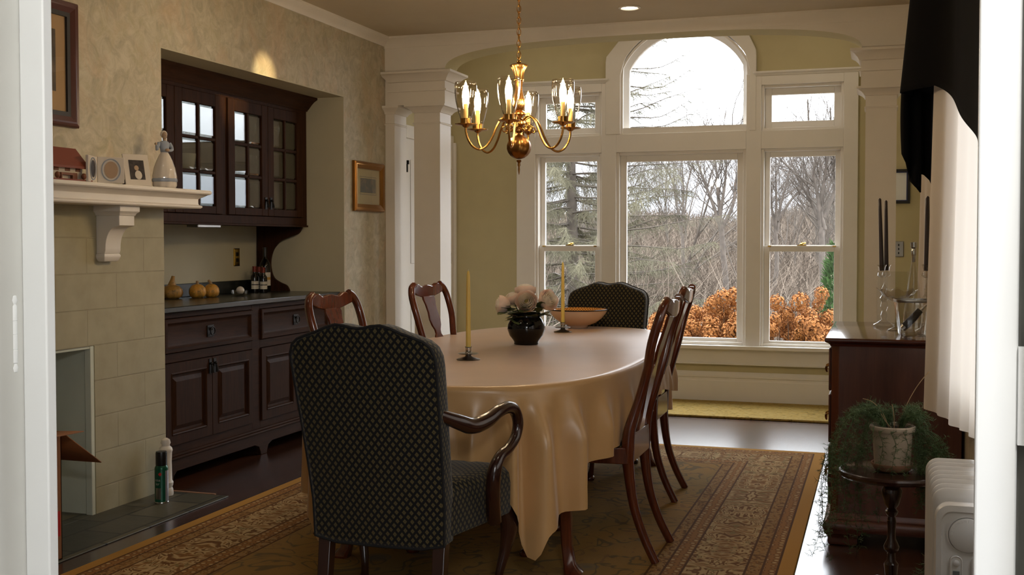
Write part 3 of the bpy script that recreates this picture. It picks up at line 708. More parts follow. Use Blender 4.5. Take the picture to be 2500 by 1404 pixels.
# green conical shrub at the right edge
m = MB(); y = 14.; x = at(2036, y); zb = hill(x, y); rnd = random.Random(8)
for k in range(2600):
    t = rnd.random(); z = 2.2*t; rr = .34*(1-t)**.7*math.sqrt(rnd.random()); an = rnd.uniform(0,6.28); c = Vector((rr*math.cos(an), rr*math.sin(an), z))
    d = Vector((math.cos(an)*.6, math.sin(an)*.6, rnd.uniform(.2,1))).normalized()*rnd.uniform(.05,.1); w = d.orthogonal().normalized()*.012
    m.add([c-w, c+w, c+d+w*.2, c+d-w*.2], [(0,1,2,3)])
m.tube([(0,0,-.2), (0,0,1.9)], [.03,.008], 6)
o = m.build('evergreen_shrub', MAT['evergreen'], ang=180, fix=False); o.location = (x, y, zb); tag(o, 'narrow green evergreen shrub behind the orange hydrangea', 'shrub')
# dried hydrangeas under the bay windows
rnd = random.Random(12); hm = MB()
for k in range(260):
    a = rnd.uniform(0,6.28); c = rnd.uniform(-1,1); q = math.sqrt(1-c*c); nrm = Vector((q*math.cos(a), q*math.sin(a), c)); p = Vector((nrm.x*.075, nrm.y*.075, nrm.z*.085))*rnd.uniform(.75,1.08)
    u = nrm.orthogonal().normalized(); u = Matrix.Rotation(rnd.uniform(0,6.28), 3, nrm) @ u; v = nrm.cross(u); s = rnd.uniform(.008,.0145)
    hm.add([p, p+u*s+nrm*s*.5, p+u*s*.3+v*s+nrm*s*.2, p-u*s+nrm*s*.6, p-u*s*.2-v*s+nrm*s*.3], [(0,1,2), (0,2,3), (0,3,4), (0,4,1)])
head0 = None
for si, (px0, px1, y, hts, lab) in enumerate([
    (1600, 1720, 11.2, [(1610,800),(1630,790),(1660,780),(1700,760),(1740,735),(1720,765),(1690,790)], 'orange brown dried hydrangea behind the right hand dining chairs'),
    (1730, 1830, 11.0, [(1745,745),(1770,725),(1795,722),(1760,765),(1785,755),(1735,780),(1800,775)], 'orange brown dried hydrangea at the lower right of the middle pane'),
    (1865, 2045, 10.8, [(1900,738),(1925,765),(1955,735),(1965,765),(2008,715),(2000,740),(1985,770),(2030,775)], 'orange brown dried hydrangea filling the lower right hand window')]):
    cx = at((px0+px1)/2, y); zb = hill(cx, y); t = thing('hydrangea_shrub', lab, 'shrub', (cx, y, zb)); st = MB(); heads = []
    for px, py in hts:
        x = at(px, y); f = y*.951-x*.31; heads.append((x-cx, rnd.uniform(-.12,.12), 1.27-(py-587)/2763.47*f-zb))
    for k in range(30):
        px = rnd.uniform(px0, px1); x = at(px, y); f = y*.951; py = rnd.uniform(775, 850); heads.append((x-cx, rnd.uniform(-.45,.3), 1.27-(py-587)/2763.47*f-zb))
    for h in heads:
        b = (h[0]*.35+rnd.gauss(0,.05), h[1]*.3, -.15); st.tube(spline([b, (h[0]*.7, h[1]*.6, h[2]*.5), h], 3), [.007,.006,.005,.005,.004,.004,.003], 4)
        if head0 is None: o = head0 = hm.build('flower_head', MAT['hydrangea'], t, ang=180, fix=False)
        else: o = head0.copy(); COL.objects.link(o); o.parent = t
        o.location = h; o.rotation_euler = (rnd.uniform(-.5,.5), rnd.uniform(-.5,.5), rnd.uniform(0,6.28)); s = rnd.uniform(.7,1.15); o.scale = (s, s, s)
    st.build('stems', MAT['shrub_stem'], t, ang=180)
# ------------------------------------------------------------------ fireplace
fp = thing('fireplace', 'cream painted block fireplace with white mantel shelf at left', 'fireplace', (XL, 3.6, 0)); M = Matrix.Translation((-XL, -3.6, 0)); XB = XL+.006
m = MB(); m.box(XL, XB, 1.9, 3.2, 0, 1.44, M); m.box(XL, XB, 3.2, 4.368, .79, 1.44, M); m.box(XL, XB, 4.368, 4.91, 0, 1.44, M)
m.build('block_facing', MAT['painted_block'], fp)
m = MB(); m.box(-3.95, XL+.003, 4.354, 4.3675, 0, .789, M); m.box(-3.95, XL+.003, 3.201, 3.212, 0, .789, M); m.box(-3.95, -3.93, 3.19, 4.38, 0, .8, M); m.box(-3.95, XL, 3.201, 4.3675, .776, .789, M)
m.box(XL-.03, XL+.004, 4.342, 4.3675, 0, .789, M)
m.build('firebox_lining', MAT['firebox_paint'], fp, bevel=.003)
m = MB(); prof = [(.0,1.437), (.178,1.437), (.184,1.443), (.184,1.45), (.172,1.456), (.17,1.462), (.17,1.484), (.175,1.489), (.188,1.495), (.2,1.503), (.205,1.506), (.213,1.508), (.218,1.514), (.218,1.522), (.213,1.529), (.0,1.53)]
m.loft([[(XL, 1.9, z), (XL+o, 1.9, z), (XL+o, 4.80+o, z), (XL, 4.80+o, z)] for o, z in prof], M=M); m.build('mantel_shelf', MAT['trim_white'], fp, ang=25)
def corbel(y0, y1):
    c = [(0,1.215), (.045,1.215), (.05,1.23)]+[(.05+.062*(1-math.cos(PI/2*k/8)), 1.24+.1*math.sin(PI/2*k/8)) for k in range(9)]+[(.128,1.345), (.128,1.4), (0,1.4)]
    m = MB(); m.prism([(XL+.006+a, z) for a, z in c], 'y', y0, y1, M)
    m.prism([(XL+.006+a+(.006 if a > .01 else 0), z+.004) for a, z in c[2:11]]+[(XL+.006+.135, 1.36), (XL+.006+.135,1.345)], 'y', y0+.02, y1-.02, M) if False else None
    mould(m, [(0,1.39), (.004,1.392), (.008,1.402), (.018,1.41), (.018,1.437), (0,1.437)], XL+.006-.018, XL+.134, y0, y1, 0, M)
    mould(m, [(-.008,1.178), (-.004,1.182), (.002,1.195), (.004,1.2), (.004,1.206), (0,1.215)], XL+.006-.002, XL+.05, y0, y1, 0, M)
    m.build('corbel', MAT['trim_white'], fp, bevel=.002, ang=30)
corbel(4.39, 4.5); corbel(2.6, 2.71)
m = MB(); m.box(XL+.004, -3.075, 2.0, 4.885, 0, .006, M); m.box(-3.95, XL+.004, 3.2, 4.368, 0, .006, M); m.build('hearth', MAT['slate_tile'], fp, bevel=.002)
# ------------------------------------------------------------------ base cabinet
def rect(y0, y1, z0, z1, i, x): return [(x, y0+i, z0+i), (x, y1-i, z0+i), (x, y1-i, z1-i), (x, y0+i, z1-i)]
def raised(m, y0, y1, z0, z1, x, prof):
    m.loft([rect(y0, y1, z0, z1, i, x+d) for i, d in prof])
bc = thing('base_cabinet', 'dark wood base cabinet with drawers and panelled doors in the niche', 'cabinet', (-3.8, 5.92, 0)); ox, oy = -3.8, 5.92
FX = -3.52-ox
m = MB(); m.box(-.285, FX-.02, 4.915-oy, 6.945-oy, .13, .9); y = lambda v: v-oy
for a, b in ((4.915,4.985), (5.855,5.945), (6.815,6.945)): m.box(FX-.02, FX, y(a), y(b), .13, .9)
for a, b in ((4.985,5.855), (5.945,6.815)):
    for za, zb in ((.13,.2), (.637,.685), (.87,.9)): m.box(FX-.02, FX, y(a), y(b), za, zb)
m.build('carcass', MAT['cabinet_wood_h'], bc, bevel=.0015)
m = MB(); a = [(y(4.915),0), (y(5.0),0)]; 
pl = [(y(4.93),.135), (y(4.93),0), (y(5.03),0), (y(5.045),.045), (y(5.07),.066), (y(5.85),.066), (y(5.895),.05), (y(5.91),.02), (y(5.915),0), (y(5.985),0), (y(5.99),.02), (y(6.005),.05), (y(6.05),.066), (y(6.79),.066), (y(6.815),.045), (y(6.83),0), (y(6.94),0), (y(6.94),.135)]
m.prism(pl, 'x', FX-.005, FX+.02); m.box(FX-.005, FX+.028, y(4.93), y(6.94), .13, .143); m.box(FX-.005, FX+.018, y(4.93), y(6.94), .143, .156)
m.build('plinth', MAT['cabinet_wood_h'], bc, bevel=.003)
PD = [(0,-.018), (0,.012), (.012,.012), (.05,.012), (.056,.016), (.062,.012), (.066,.0), (.078,-.002), (.1,.008), (.104,.008)]
PR = [(0,-.018), (0,.01), (.004,.014), (.022,.014), (.03,.006), (.036,.002), (.042,.0)]
for a, b in ((4.985,5.855), (5.945,6.815)):
    m = MB(); raised(m, y(a)+.003, y(b)-.003, .688, .867, FX, PR); d = m.build('drawer', MAT['cabinet_wood_h'], bc, ang=20)
    c = y((a+b)/2); m = MB(); m.box(FX, FX+.005, c-.032, c+.032, .745, .81); m.ball((FX+.01, c, .79), .008, 8, 6)
    m.tube([(FX+.018, c+.022*math.cos(t), .778+.022*math.sin(t)) for t in [k*PI/6 for k in range(12)]], .004, 6, closed=True); m.build('drawer_pull', MAT['iron'], d, bevel=.0015)
    mid = (a+b)/2
    for q, (da, db) in enumerate(((a, mid), (mid, b))):
        m = MB(); raised(m, y(da)+.003, y(db)-.003, .203, .634, FX, PD); d = m.build('door', MAT['cabinet_wood'], bc, ang=20)
        c = y(mid)+(-.022 if q == 0 else .022); m = MB(); m.box(FX+.012, FX+.016, c-.013, c+.013, .545, .625); m.ball((FX+.022, c, .6), .008, 8, 6)
        m.tube([(FX+.022, c, .598), (FX+.028, c, .575), (FX+.03, c, .55)], [.004,.007,.009], 8); m.build('pull', MAT['iron'], d)
ct = MB(); ct.box(-4.087, -3.488, 4.913, 6.947, .9005, .93); ct.box(-4.087, -4.068, 4.913, 6.947, .93, 1.012)
tag(ct.build('countertop', MAT['counter_stone'], bevel=.004), 'dark stone countertop with low backsplash on the base cabinet', 'countertop')
# ------------------------------------------------------------------ glazed wall cabinet
wc = thing('glazed_cabinet', 'dark wood hanging cabinet with four glazed doors in the niche', 'cabinet', (-3.9, 5.9, 1.375)); O = Vector((-3.9, 5.9, 1.375)); M = Matrix.Translation(-O)
X0, X1 = -4.088, -3.71
m = MB(); m.box(X0, X0+.01, 4.914, 6.89, 1.375, 2.2, M); m.box(X0, X1-.02, 6.872, 6.89, 1.375, 2.2, M); m.box(X0, X1-.02, 4.914, 4.932, 1.375, 2.2, M)
m.box(X0, X1-.02, 4.93, 6.875, 1.375, 1.395, M); m.box(X0, X1-.02, 4.93, 6.875, 2.18, 2.2, M); m.box(X0, X1-.02, 5.86, 5.885, 1.39, 2.2, M)
for z in (1.665, 1.86): m.box(X0, X1-.05, 4.93, 6.875, z, z+.016, M)
for a, b in ((4.914,4.926), (5.845,5.902), (6.813,6.89)): m.box(X1-.02, X1, a, b, 1.43, 2.129, M)
m.box(X1-.02, X1, 4.914, 6.89, 1.38, 1.43, M); m.box(X1-.02, X1, 4.914, 6.89, 2.129, 2.2, M); m.box(X1-.02, X1+.008, 4.92, 6.895, 1.368, 1.38, M)
m.build('carcass', MAT['cabinet_wood'], wc, bevel=.0015)
m = MB(); prof = [(0,2.15), (.006,2.15), (.008,2.158), (.012,2.163), (.018,2.175), (.028,2.195), (.04,2.215), (.052,2.228), (.056,2.232), (.056,2.246), (0,2.246)]
m.loft([[(X0, 4.92, z), (X1+o, 4.92, z), (X1+o, 6.89+o, z), (X0, 6.89+o, z)] for o, z in prof], M=M); m.build('crown', MAT['cabinet_wood_h'], wc, ang=25)
for q, (a, b) in enumerate(((4.928,5.363), (5.366,5.842), (5.905,6.361), (6.364,6.811))):
    za, zb = 1.432, 2.127; m = MB(); w, wt, wb = .072, .07, .045; xa, xb = X1-.01, X1+.012
    m.box(xa, xb, a, a+w, za, zb, M); m.box(xa, xb, b-w, b, za, zb, M); m.box(xa, xb, a+w, b-w, zb-wt, zb, M); m.box(xa, xb, a+w, b-w, za, za+wb, M)
    c = (a+b)/2; m.box(xa+.004, xb-.003, c-.01, c+.01, za+wb, zb-wt, M); h = (zb-wt-za-wb)/3
    for k in (1, 2): m.box(xa+.004, xb-.003, a+w, b-w, za+wb+h*k-.009, za+wb+h*k+.009, M)
    d = m.build('door', MAT['cabinet_wood'], wc, bevel=.003)
    for i in range(2):
        for k in range(3):
            y0, y1 = (a+w, c-.01) if i == 0 else (c+.01, b-w); z0 = za+wb+h*k+(.009 if k else 0); z1 = za+wb+h*(k+1)-(.009 if k < 2 else 0)
            m = MB(); x = X1-.002; e = .014
            m.loft([[(x, y0, z0), (x, y1, z0), (x, y1, z1), (x, y0, z1)], [(x+.005, y0+e, z0+e), (x+.005, y1-e, z0+e), (x+.005, y1-e, z1-e), (x+.005, y0+e, z1-e)]], M=M)
            m.build('bevelled_pane', MAT['cabinet_glass'], d, ang=1)
    c = (b-.03) if q % 2 == 0 else (a+.03); m = MB(); m.box(xb, xb+.004, c-.013, c+.013, 1.475, 1.55, M); m.ball((xb+.012, c, 1.53), .009, 8, 6, M); m.tube([(xb+.01, c, 1.53), (xb+.018, c, 1.505), (xb+.02, c, 1.485)], [.004,.007,.009], 8, M=M)
    m.build('pull', MAT['iron'], d)
cur = [(739,552), (736,561), (728,571), (708,579), (686,589), (669,609), (662,635), (663,658), (670,678), (685,689), (700,696), (706,705), (708,713)]
cur = [pt(a, b, 1, 6.88) for a, b in cur]; cur = [(p.x, p.z) for p in cur]; cur[0] = (cur[0][0], 1.376); cur[-1] = (cur[-1][0], .9315); cur = spline(cur, 4)
m = MB(); m.prism([(X0+.001, 1.376)]+cur+[(X0+.001, .9315)], 'y', 6.868, 6.888, M); m.build('side_bracket', MAT['cabinet_wood'], wc, bevel=.002)
m = MB(); m.box(-3.80, -3.725, 5.62, 5.86, 1.352, 1.374); tag(m.build('cabinet_light', MAT['pewter'], bevel=.004), 'slim metal light bar under the glazed wall cabinet', 'light')
# glasses behind the panes; cream cup shapes stand in for lampshade reflections
def wineglass(h, r): return [(.001,0), (r*.85,.001), (r*.8,.004), (.005,.01), (.004,h*.42), (.012,h*.48), (r*.9,h*.62), (r,h*.78), (r*.88,h), (r*.85,h), (r*.95,h*.78), (r*.8,h*.62), (.001,h*.5)]
m = MB(); m.lathe(wineglass(.15,.032), 14); g0 = m.build('wine_glass', MAT['clear_glass'])
k = 0
for z in (1.877, 1.682):
    for yy in (6.44, 6.53, 6.6, 6.7) if z > 1.7 else (5.98, 6.08, 6.2, 6.43, 6.52, 6.66):
        o = g0 if k == 0 else g0.copy()
        if k: COL.objects.link(o)
        o.location = (-3.86+.04*(k % 3), yy, z); tag(o, 'clear stemmed glass on a shelf behind the glazed doors', 'glass', 'stemmed glasses in the wall cabinet'); k += 1
m = MB(); m.lathe([(.001,0), (.03,0), (.034,.004), (.046,.045), (.054,.1), (.051,.1), (.043,.045), (.03,.008), (.001,.006)], 18); c0 = m.build('lampshade_reflection', MAT['porcelain'])
for k, (yy, lab) in enumerate(((5.51, 'cream cup shape standing in for a lampshade reflection, behind the pane left of the muntin in the second glazed door'), (5.69, 'cream cup shape standing in for a lampshade reflection, behind the pane right of the muntin in the second glazed door'))):
    o = c0 if k == 0 else c0.copy()
    if k: COL.objects.link(o)
    o.location = (-3.84, yy, 1.682); tag(o, lab, 'reflection', 'stand-ins for lampshade reflections in the wall cabinet')
# ------------------------------------------------------------------ things on the counter
def gourd(name, px, py, y, r, h, neck, lab, mat, lean=0.):
    p = pt(px, py, 2, .931); t = thing(name, lab, 'gourd', (p.x, p.y, .93), 0, 'gourds on the counter'); m = MB(); n = 28; rings = []
    for rr, z in [(.02,.001), (.6,.004), (.9,.16), (1.,.4), (.93,.66), (.68,.86), (.4,.96), (.05,1.)]:
        rings.append([(r*rr*(1+.05*math.cos(k*2*PI/n*9)*min(1,rr*1.4))*math.cos(2*PI*k/n), r*rr*(1+.05*math.cos(k*2*PI/n*9)*min(1,rr*1.4))*math.sin(2*PI*k/n), h*z) for k in range(n)])
    m.loft(rings); m.build('body', MAT[mat], t, ang=180)
    m = MB(); m.tube(spline([(0,0,h*.9), (lean*.3,0,h+.35*neck), (lean,0,h+neck)], 4), [.026,.025,.023,.02,.017,.014,.012,.011,.01] if neck > .03 else [.012,.011,.01,.01,.009,.009,.008,.008,.008], 8); m.build('stem', MAT['gourd_tan' if neck > .03 else 'dry_stem'], t, ang=180)
    return p
gourd('gourd', 420, 729, 0, .062, .085, .05, 'largest speckled gourd, leftmost on the counter', 'gourd_tan', .01)
gourd('gourd', 455, 722, 0, .052, .08, .055, 'long necked tan gourd partly hidden behind an orange one', 'gourd_tan', .01)
gourd('gourd', 482, 727, 0, .05, .085, .018, 'ribbed orange gourd overlapping the long necked tan gourd', 'gourd_skin')
gourd('gourd', 516, 725, 0, .047, .082, .02, 'orange gourd with wispy stem, rightmost of the gourds', 'gourd_skin', -.02)
p = pt(585, 722, 2, .931); t = thing('glass_dish', 'small clear glass dish with a pale ball on the counter', 'dish', (p.x, p.y, .93)); m = MB(); m.lathe([(.001,0), (.03,0), (.05,.015), (.055,.035), (.05,.035), (.046,.016), (.02,.006), (.001,.006)], 16); m.build('dish', MAT['clear_glass'], t); m = MB(); m.ball((0.005,0,.034), .026, 12, 8); m.build('ball', MAT['porcelain'], t)
def bottle(x, y, h, r, lab, cap, small=True):
    p = Vector((x, y, .93)); t = thing('wine_bottle', lab, 'bottle', (p.x, p.y, .93), R(-50), 'wine bottles on the counter'); m = MB()
    m.lathe([(.001,0), (r*.96,.0), (r,.006), (r,h*.58), (r*.93,h*.63), (r*.55,h*.72), (.0135,h*.77), (.0125,h*.97), (.0145,h*.975), (.0145,h), (.001,h)], 20); m.build('body', MAT['wine_glass_dark'], t)
    m = MB(); m.lathe([(.0142,h*.79), (.0138,h*.97), (.0155,h*.975), (.0155,h*1.004), (.001,h*1.004)], 16, cap=False); m.build('capsule', MAT[cap], t)
    m = MB(); m.grid(lambda u, v: ((r+.0006)*math.cos((u-.5)*2.2), (r+.0006)*math.sin((u-.5)*2.2), h*(.14+.3*v)), 10, 1); m.build('label', MAT['paper_label'], t)
    if small:
        m = MB(); m.grid(lambda u, v: ((r+.0012)*math.cos((u-.5)*2.), (r+.0012)*math.sin((u-.5)*2.), h*(.29+.035*v)), 10, 1); m.build('label_band', MAT['black_plastic'], t)
    else:
        m = MB(); m.grid(lambda u, v: ((r+.0012)*math.cos((u-.5)*2.), (r+.0012)*math.sin((u-.5)*2.), h*(.27+.06*v)), 10, 1); m.build('label_band', MAT['amber_label'], t)
bottle(-3.975, 6.653, .175, .026, 'small red capped wine bottle, left of the three on the counter', 'red_cap')
bottle(-3.99, 6.735, .17, .026, 'small red capped wine bottle half hidden between its two neighbours', 'red_cap')
bottle(-3.919, 6.67, .168, .026, 'small red capped wine bottle, front right of the three', 'red_cap')
bottle(-3.983, 6.803, .3, .037, 'tall black wine bottle behind the small red capped ones', 'wine_glass_dark', False)
def plate(px, py, ax, val, name, lab, w, h, mat, dark, n=1):
    p = pt(px, py, ax, val); t = thing(name, lab, 'wall plate', tuple(p)); m = MB(); s = 1 if ax == 0 else -1
    if ax == 0: M = Matrix.Identity(4)
    else: M = Matrix.Rotation(-PI/2, 4, 'Z')
    mould(m, [(0,0)], 0, 0, 0, 0, 0) if False else None
    m.loft([[(0,-w/2,-h/2), (0,w/2,-h/2), (0,w/2,h/2), (0,-w/2,h/2)], [(.004,-w/2,-h/2), (.004,w/2,-h/2), (.004,w/2,h/2), (.004,-w/2,h/2)], [(.007,-w/2+.006,-h/2+.006), (.007,w/2-.006,-h/2+.006), (.007,w/2-.006,h/2-.006), (.007,-w/2+.006,h/2-.006)]], M=M); m.build('plate', mat, t, ang=20)
    m = MB()
    if n == 1:
        for z in (-.02, .02): m.box(.006, .009, -.015, .015, z-.013, z+.013, M)
    else:
        for k in range(n): m.box(.006, .013, -.004, .004, (k-(n-1)/2)*.03-.008, (k-(n-1)/2)*.03+.008, M)
    m.build('socket' if n == 1 else 'toggle', dark, t, bevel=.001)
plate(577, 628, 0, -4.09, 'power_outlet', 'brass plated power outlet on the wall above the gourds', .072, .118, MAT['bright_brass'], MAT['iron'])
plate(2194, 608, 1, 8.98, 'switch_plate', 'metal switch plate on the wall beside the right column', .075, .118, MAT['pewter'], MAT['iron'], 3)
# ------------------------------------------------------------------ pictures on the walls
def picture(name, lab, x, y0, y1, z0, z1, fw, depth, fm, bm, pm, ins, inner=None, tilt=0.):
    t = thing(name, lab, 'picture', (x, (y0+y1)/2, (z0+z1)/2)); a, b = (y1-y0)/2, (z1-z0)/2; m = MB(); rr = lambda i, d: [(d, -a+i, -b+i), (d, a-i, -b+i), (d, a-i, b-i), (d, -a+i, b-i)]
    m.loft([rr(0, .002), rr(0, depth*.7), rr(fw*.15, depth), rr(fw*.35, depth*.9), rr(fw*.5, depth*.96), rr(fw*.7, depth*.8), rr(fw, depth*.55), rr(fw, .004)], cap=False); m.build('frame', fm, t, ang=20)
    m = MB(); m.box(.004, .007, -a+fw*.9, a-fw*.9, -b+fw*.9, b-fw*.9); m.build('mount', bm, t)
    i = fw+ins; m = MB(); m.box(.007, .0085, -a+i, a-i, -b+i*1.15, b-i); m.build('print', pm, t)
    if inner:
        m = MB(); m.loft([rr(fw*.95, .008), rr(fw*.95, depth*.6), rr(fw*1.35, depth*.6), rr(fw*1.35, .008)], cap=False); m.build('inner_frame', inner, t, ang=20)
    else:
        m = MB(); j = i-.012; m.loft([[(.0075, -a+j, -b+j*1.15), (.0075, a-j, -b+j*1.15), (.0075, a-j, b-j), (.0075, -a+j, b-j)], [(.0075, -a+j+.003, -b+j*1.15+.003), (.0075, a-j-.003, -b+j*1.15+.003), (.0075, a-j-.003, b-j-.003), (.0075, -a+j+.003, b-j-.003)]], cap=False); m.build('ruled_line', MAT['frame_black'], t)
    m = MB(); m.box(.0105, .012, -a+fw*.95, a-fw*.95, -b+fw*.95, b-fw*.95); m.build('glazing', MAT['window_glass'], t)
    return t
picture('framed_picture', 'small gilt framed print on the wallpaper beside the column', XL, 7.075, 7.555, 1.482, 1.83, .05, .03, MAT['old_brass'], MAT['mat_olive'], MAT['print_green'], .065)
picture('framed_picture', 'large red brown framed picture above the mantel at far left', XL, 3.3, 4.262, 1.78, 2.335, .05, .03, MAT['frame_red'], MAT['mat_board'], MAT['print_dark'], .082, MAT['frame_black'])
# picture on the bay wall (seen at right of the column)
t = thing('framed_picture', 'bright narrow picture in a dark frame beside the right column', 'picture', (.09, 8.98, 1.68)); m = MB(); a, b = .115, .128
rr = lambda i, d: [(-a+i, -d, -b+i), (a-i, -d, -b+i), (a-i, -d, b-i), (-a+i, -d, b-i)]
m.loft([rr(0,.001), rr(0,.02), rr(.018,.02), rr(.018,.004)], cap=False); m.build('frame', MAT['frame_black'], t, ang=20)
m = MB(); m.loft([rr(.018,.006), rr(.018,.012), rr(.026,.012), rr(.026,.006)], cap=False); m.build('inner_frame', MAT['picture_blue'], t, ang=20)
m = MB(); m.box(-a+.01, a-.01, -.007, -.003, -b+.01, b-.01); m.build('print', MAT['door_white'], t)
# ------------------------------------------------------------------ on the mantel
ZM = 1.531
p = pt(150, 437, 2, ZM); hs = thing('house_figurine', 'miniature house with red roof at the left end of the mantel', 'figurine', (-3.34, 3.99, ZM)); w, l, h = .05, .105, .07
m = MB(); m.box(-.07, .075, -.13, .14, 0, .006); m.build('base', MAT['roof_red'], hs)
m = MB(); m.prism([(-w,.006), (w,.006), (w,h), (0,h+.055), (-w,h)], 'y', -l, l); m.build('walls', MAT['mini_wall'], hs)
m = MB(); m.loft([[(-w-.022, yy, h-.018), (0, yy, h+.062), (w+.022, yy, h-.018), (w+.022, yy, h-.008), (0, yy, h+.074), (-w-.022, yy, h-.008)] for yy in (-l-.015, l+.02)]); m.build('roof', MAT['roof_red'], hs)
for yy in (-.06, .01, .075):
    m = MB(); m.box(w, w+.003, yy-.014, yy+.014, .04, .062); m.build('window', MAT['mini_brown'], hs)
m = MB(); m.box(w, w+.004, .045, .068, .006, .034); m.build('door', MAT['mini_brown'], hs)
m = MB(); m.box(w, w+.02, -.05, .03, .022, .032); m.box(w+.016, w+.02, -.05, .03, .006, .022) if False else m.box(w+.004, w+.018, -.048, -.042, .006, .022); m.box(w+.004, w+.018, .022, .028, .006, .022); m.build('stall', MAT['mini_brown'], hs)
for yy in (-.075, .09):
    m = MB(); m.ball((w+.02,yy,.02), (.011,.011,.014), 8, 6); m.build('bush', MAT['mini_brown'], hs)
def oval(m, a, b, x, n=28, w=.004, y=0, z=0): m.loft([[(x, y+a*math.cos(2*PI*k/n), z+b*math.sin(2*PI*k/n)) for k in range(n)], [(x+.002, y+a*math.cos(2*PI*k/n), z+b*math.sin(2*PI*k/n)) for k in range(n)], [(x+.002, y+(a-w)*math.cos(2*PI*k/n), z+(b-w)*math.sin(2*PI*k/n)) for k in range(n)], [(x, y+(a-w)*math.cos(2*PI*k/n), z+(b-w)*math.sin(2*PI*k/n)) for k in range(n)]], cap=False)
fr = thing('folding_frame', 'white hinged double picture frame with oval openings on the mantel', 'picture frame', (-3.30, 4.2, ZM), 0)
for nm, M in (('right_leaf', Matrix.Rotation(R(-38), 4, 'Z') @ Matrix.Translation((0,.062,0))), ('left_leaf', Matrix.Rotation(R(20), 4, 'Z') @ Matrix.Translation((0,-.062,0)))):
    m = MB(); m.box(-.006, .006, -.058, .058, 0, .115, M); o = m.build('leaf', MAT['porcelain'], fr, bevel=.002)
    m = MB(); oval(m, .042, .05, .0065, y=0, z=.058); m.v = [tuple(M @ Vector(v)) for v in m.v]; m.build('oval_rim', MAT['porcelain_blue'], o)
    m = MB(); n = 24; m.add([(.0072, .03*math.cos(2*PI*k/n), .058+.038*math.sin(2*PI*k/n)) for k in range(n)], [tuple(range(n))], M); m.build('oval_print', MAT['porcelain_tan'] if nm[0] == 'r' else MAT['photo_dark'], o)
pf = thing('photo_frame', 'cream tilted photo frame with dark picture left of the lady figurine', 'picture frame', (-3.30, 4.5, ZM), R(-30)); M = Matrix.Rotation(R(-16), 4, 'Y')
m = MB(); m.box(-.004, .004, -.062, .062, 0, .155, M); m.build('frame', MAT['porcelain'], pf, bevel=.002); m = MB(); m.box(.004, .0055, -.036, .036, .03, .125, M); m.build('photograph', MAT['photo_dark'], pf)
m = MB(); m.ball((.0055,.004,.052), (.0012,.017,.022), 12, 8, M); m.build('pictured_figure', MAT['porcelain'], pf); m = MB(); m.ball((.0055,-.002,.086), (.0012,.011,.013), 12, 8, M); m.build('pictured_head', MAT['porcelain_tan'], pf)
m = MB(); m.add([(-.006,-.02,.002), (-.09,-.045,.0), (-.09,-.04,.0), (-.03,-.02,.1), (-.033,.012,.1), (-.09,.0,0)], [(0,1,3), (1,2,4,3), (0,3,4,5), (1,5,4,2), (0,5,1)]); m.build('easel', MAT['velcro_black'], pf)
lf = thing('lady_figurine', 'glazed porcelain lady in a long dress on the mantel', 'figurine', (-3.33, 4.745, ZM), R(-35))
m = MB(); n = 32
def ring(r, z, cx=0., cy=0., fl=0., q=1.): return [(cx+q*r*(1+fl*math.cos(9*2*PI*k/n))*math.cos(2*PI*k/n), cy+r*(1+fl*math.cos(9*2*PI*k/n))*math.sin(2*PI*k/n), z) for k in range(n)]
m.loft([ring(.05,0,fl=.05), ring(.056,.015,fl=.05), ring(.057,.06,fl=.04), ring(.05,.1,fl=.03), ring(.038,.135), ring(.026,.16), ring(.019,.172,q=.85), ring(.018,.178,q=.85)]); m.build('skirt', MAT['porcelain'], lf, ang=180)
m = MB(); m.loft([ring(.0562,.03,fl=.05), ring(.059,.034,fl=.05), ring(.059,.044,fl=.05), ring(.0565,.048,fl=.05)], cap=False); m.build('hem_band', MAT['porcelain_blue'], lf, ang=180)
m = MB(); m.loft([ring(.0185,.174,q=.85), ring(.021,.19,q=.8), ring(.025,.205,q=.75), ring(.027,.218,q=.65), ring(.022,.226,q=.6), ring(.009,.232)])
m.tube(spline([(0,.025,.22), (.008,.034,.2), (.024,.028,.185), (.032,.006,.182)], 4), [.009]*4+[.008]*4+[.007]*4+[.006], 8); m.tube(spline([(0,-.025,.22), (.006,-.036,.2), (.004,-.038,.185), (.012,-.042,.21)], 4), [.009]*4+[.008]*4+[.007]*4+[.006], 8); m.build('bodice', MAT['porcelain_blue'], lf, ang=180)
m = MB(); m.tube([(0,0,.228), (.002,0,.245)], .007, 10); m.ball((.003,0,.258), (.0155,.0135,.018), 14, 10); m.ball((.0185,0,.256), .003, 8, 6); m.build('head', MAT['porcelain_tan'], lf, ang=180)
for c_, r_ in (((.036,.002,.184), (.01,.012,.008)), ((.012,-.046,.214), (.007,.007,.007))):
    m = MB(); m.ball(c_, r_, 8, 6); m.build('hand', MAT['porcelain_tan'], lf, ang=180)
m = MB(); m.ball((-.005,0,.263), (.0165,.017,.019), 14, 10); m.tube(spline([(-.012,.004,.262), (-.018,.01,.24), (-.014,.016,.22)], 4), [.011]*5+[.008]*4, 8); m.build('hair', MAT['porcelain'], lf, ang=180)
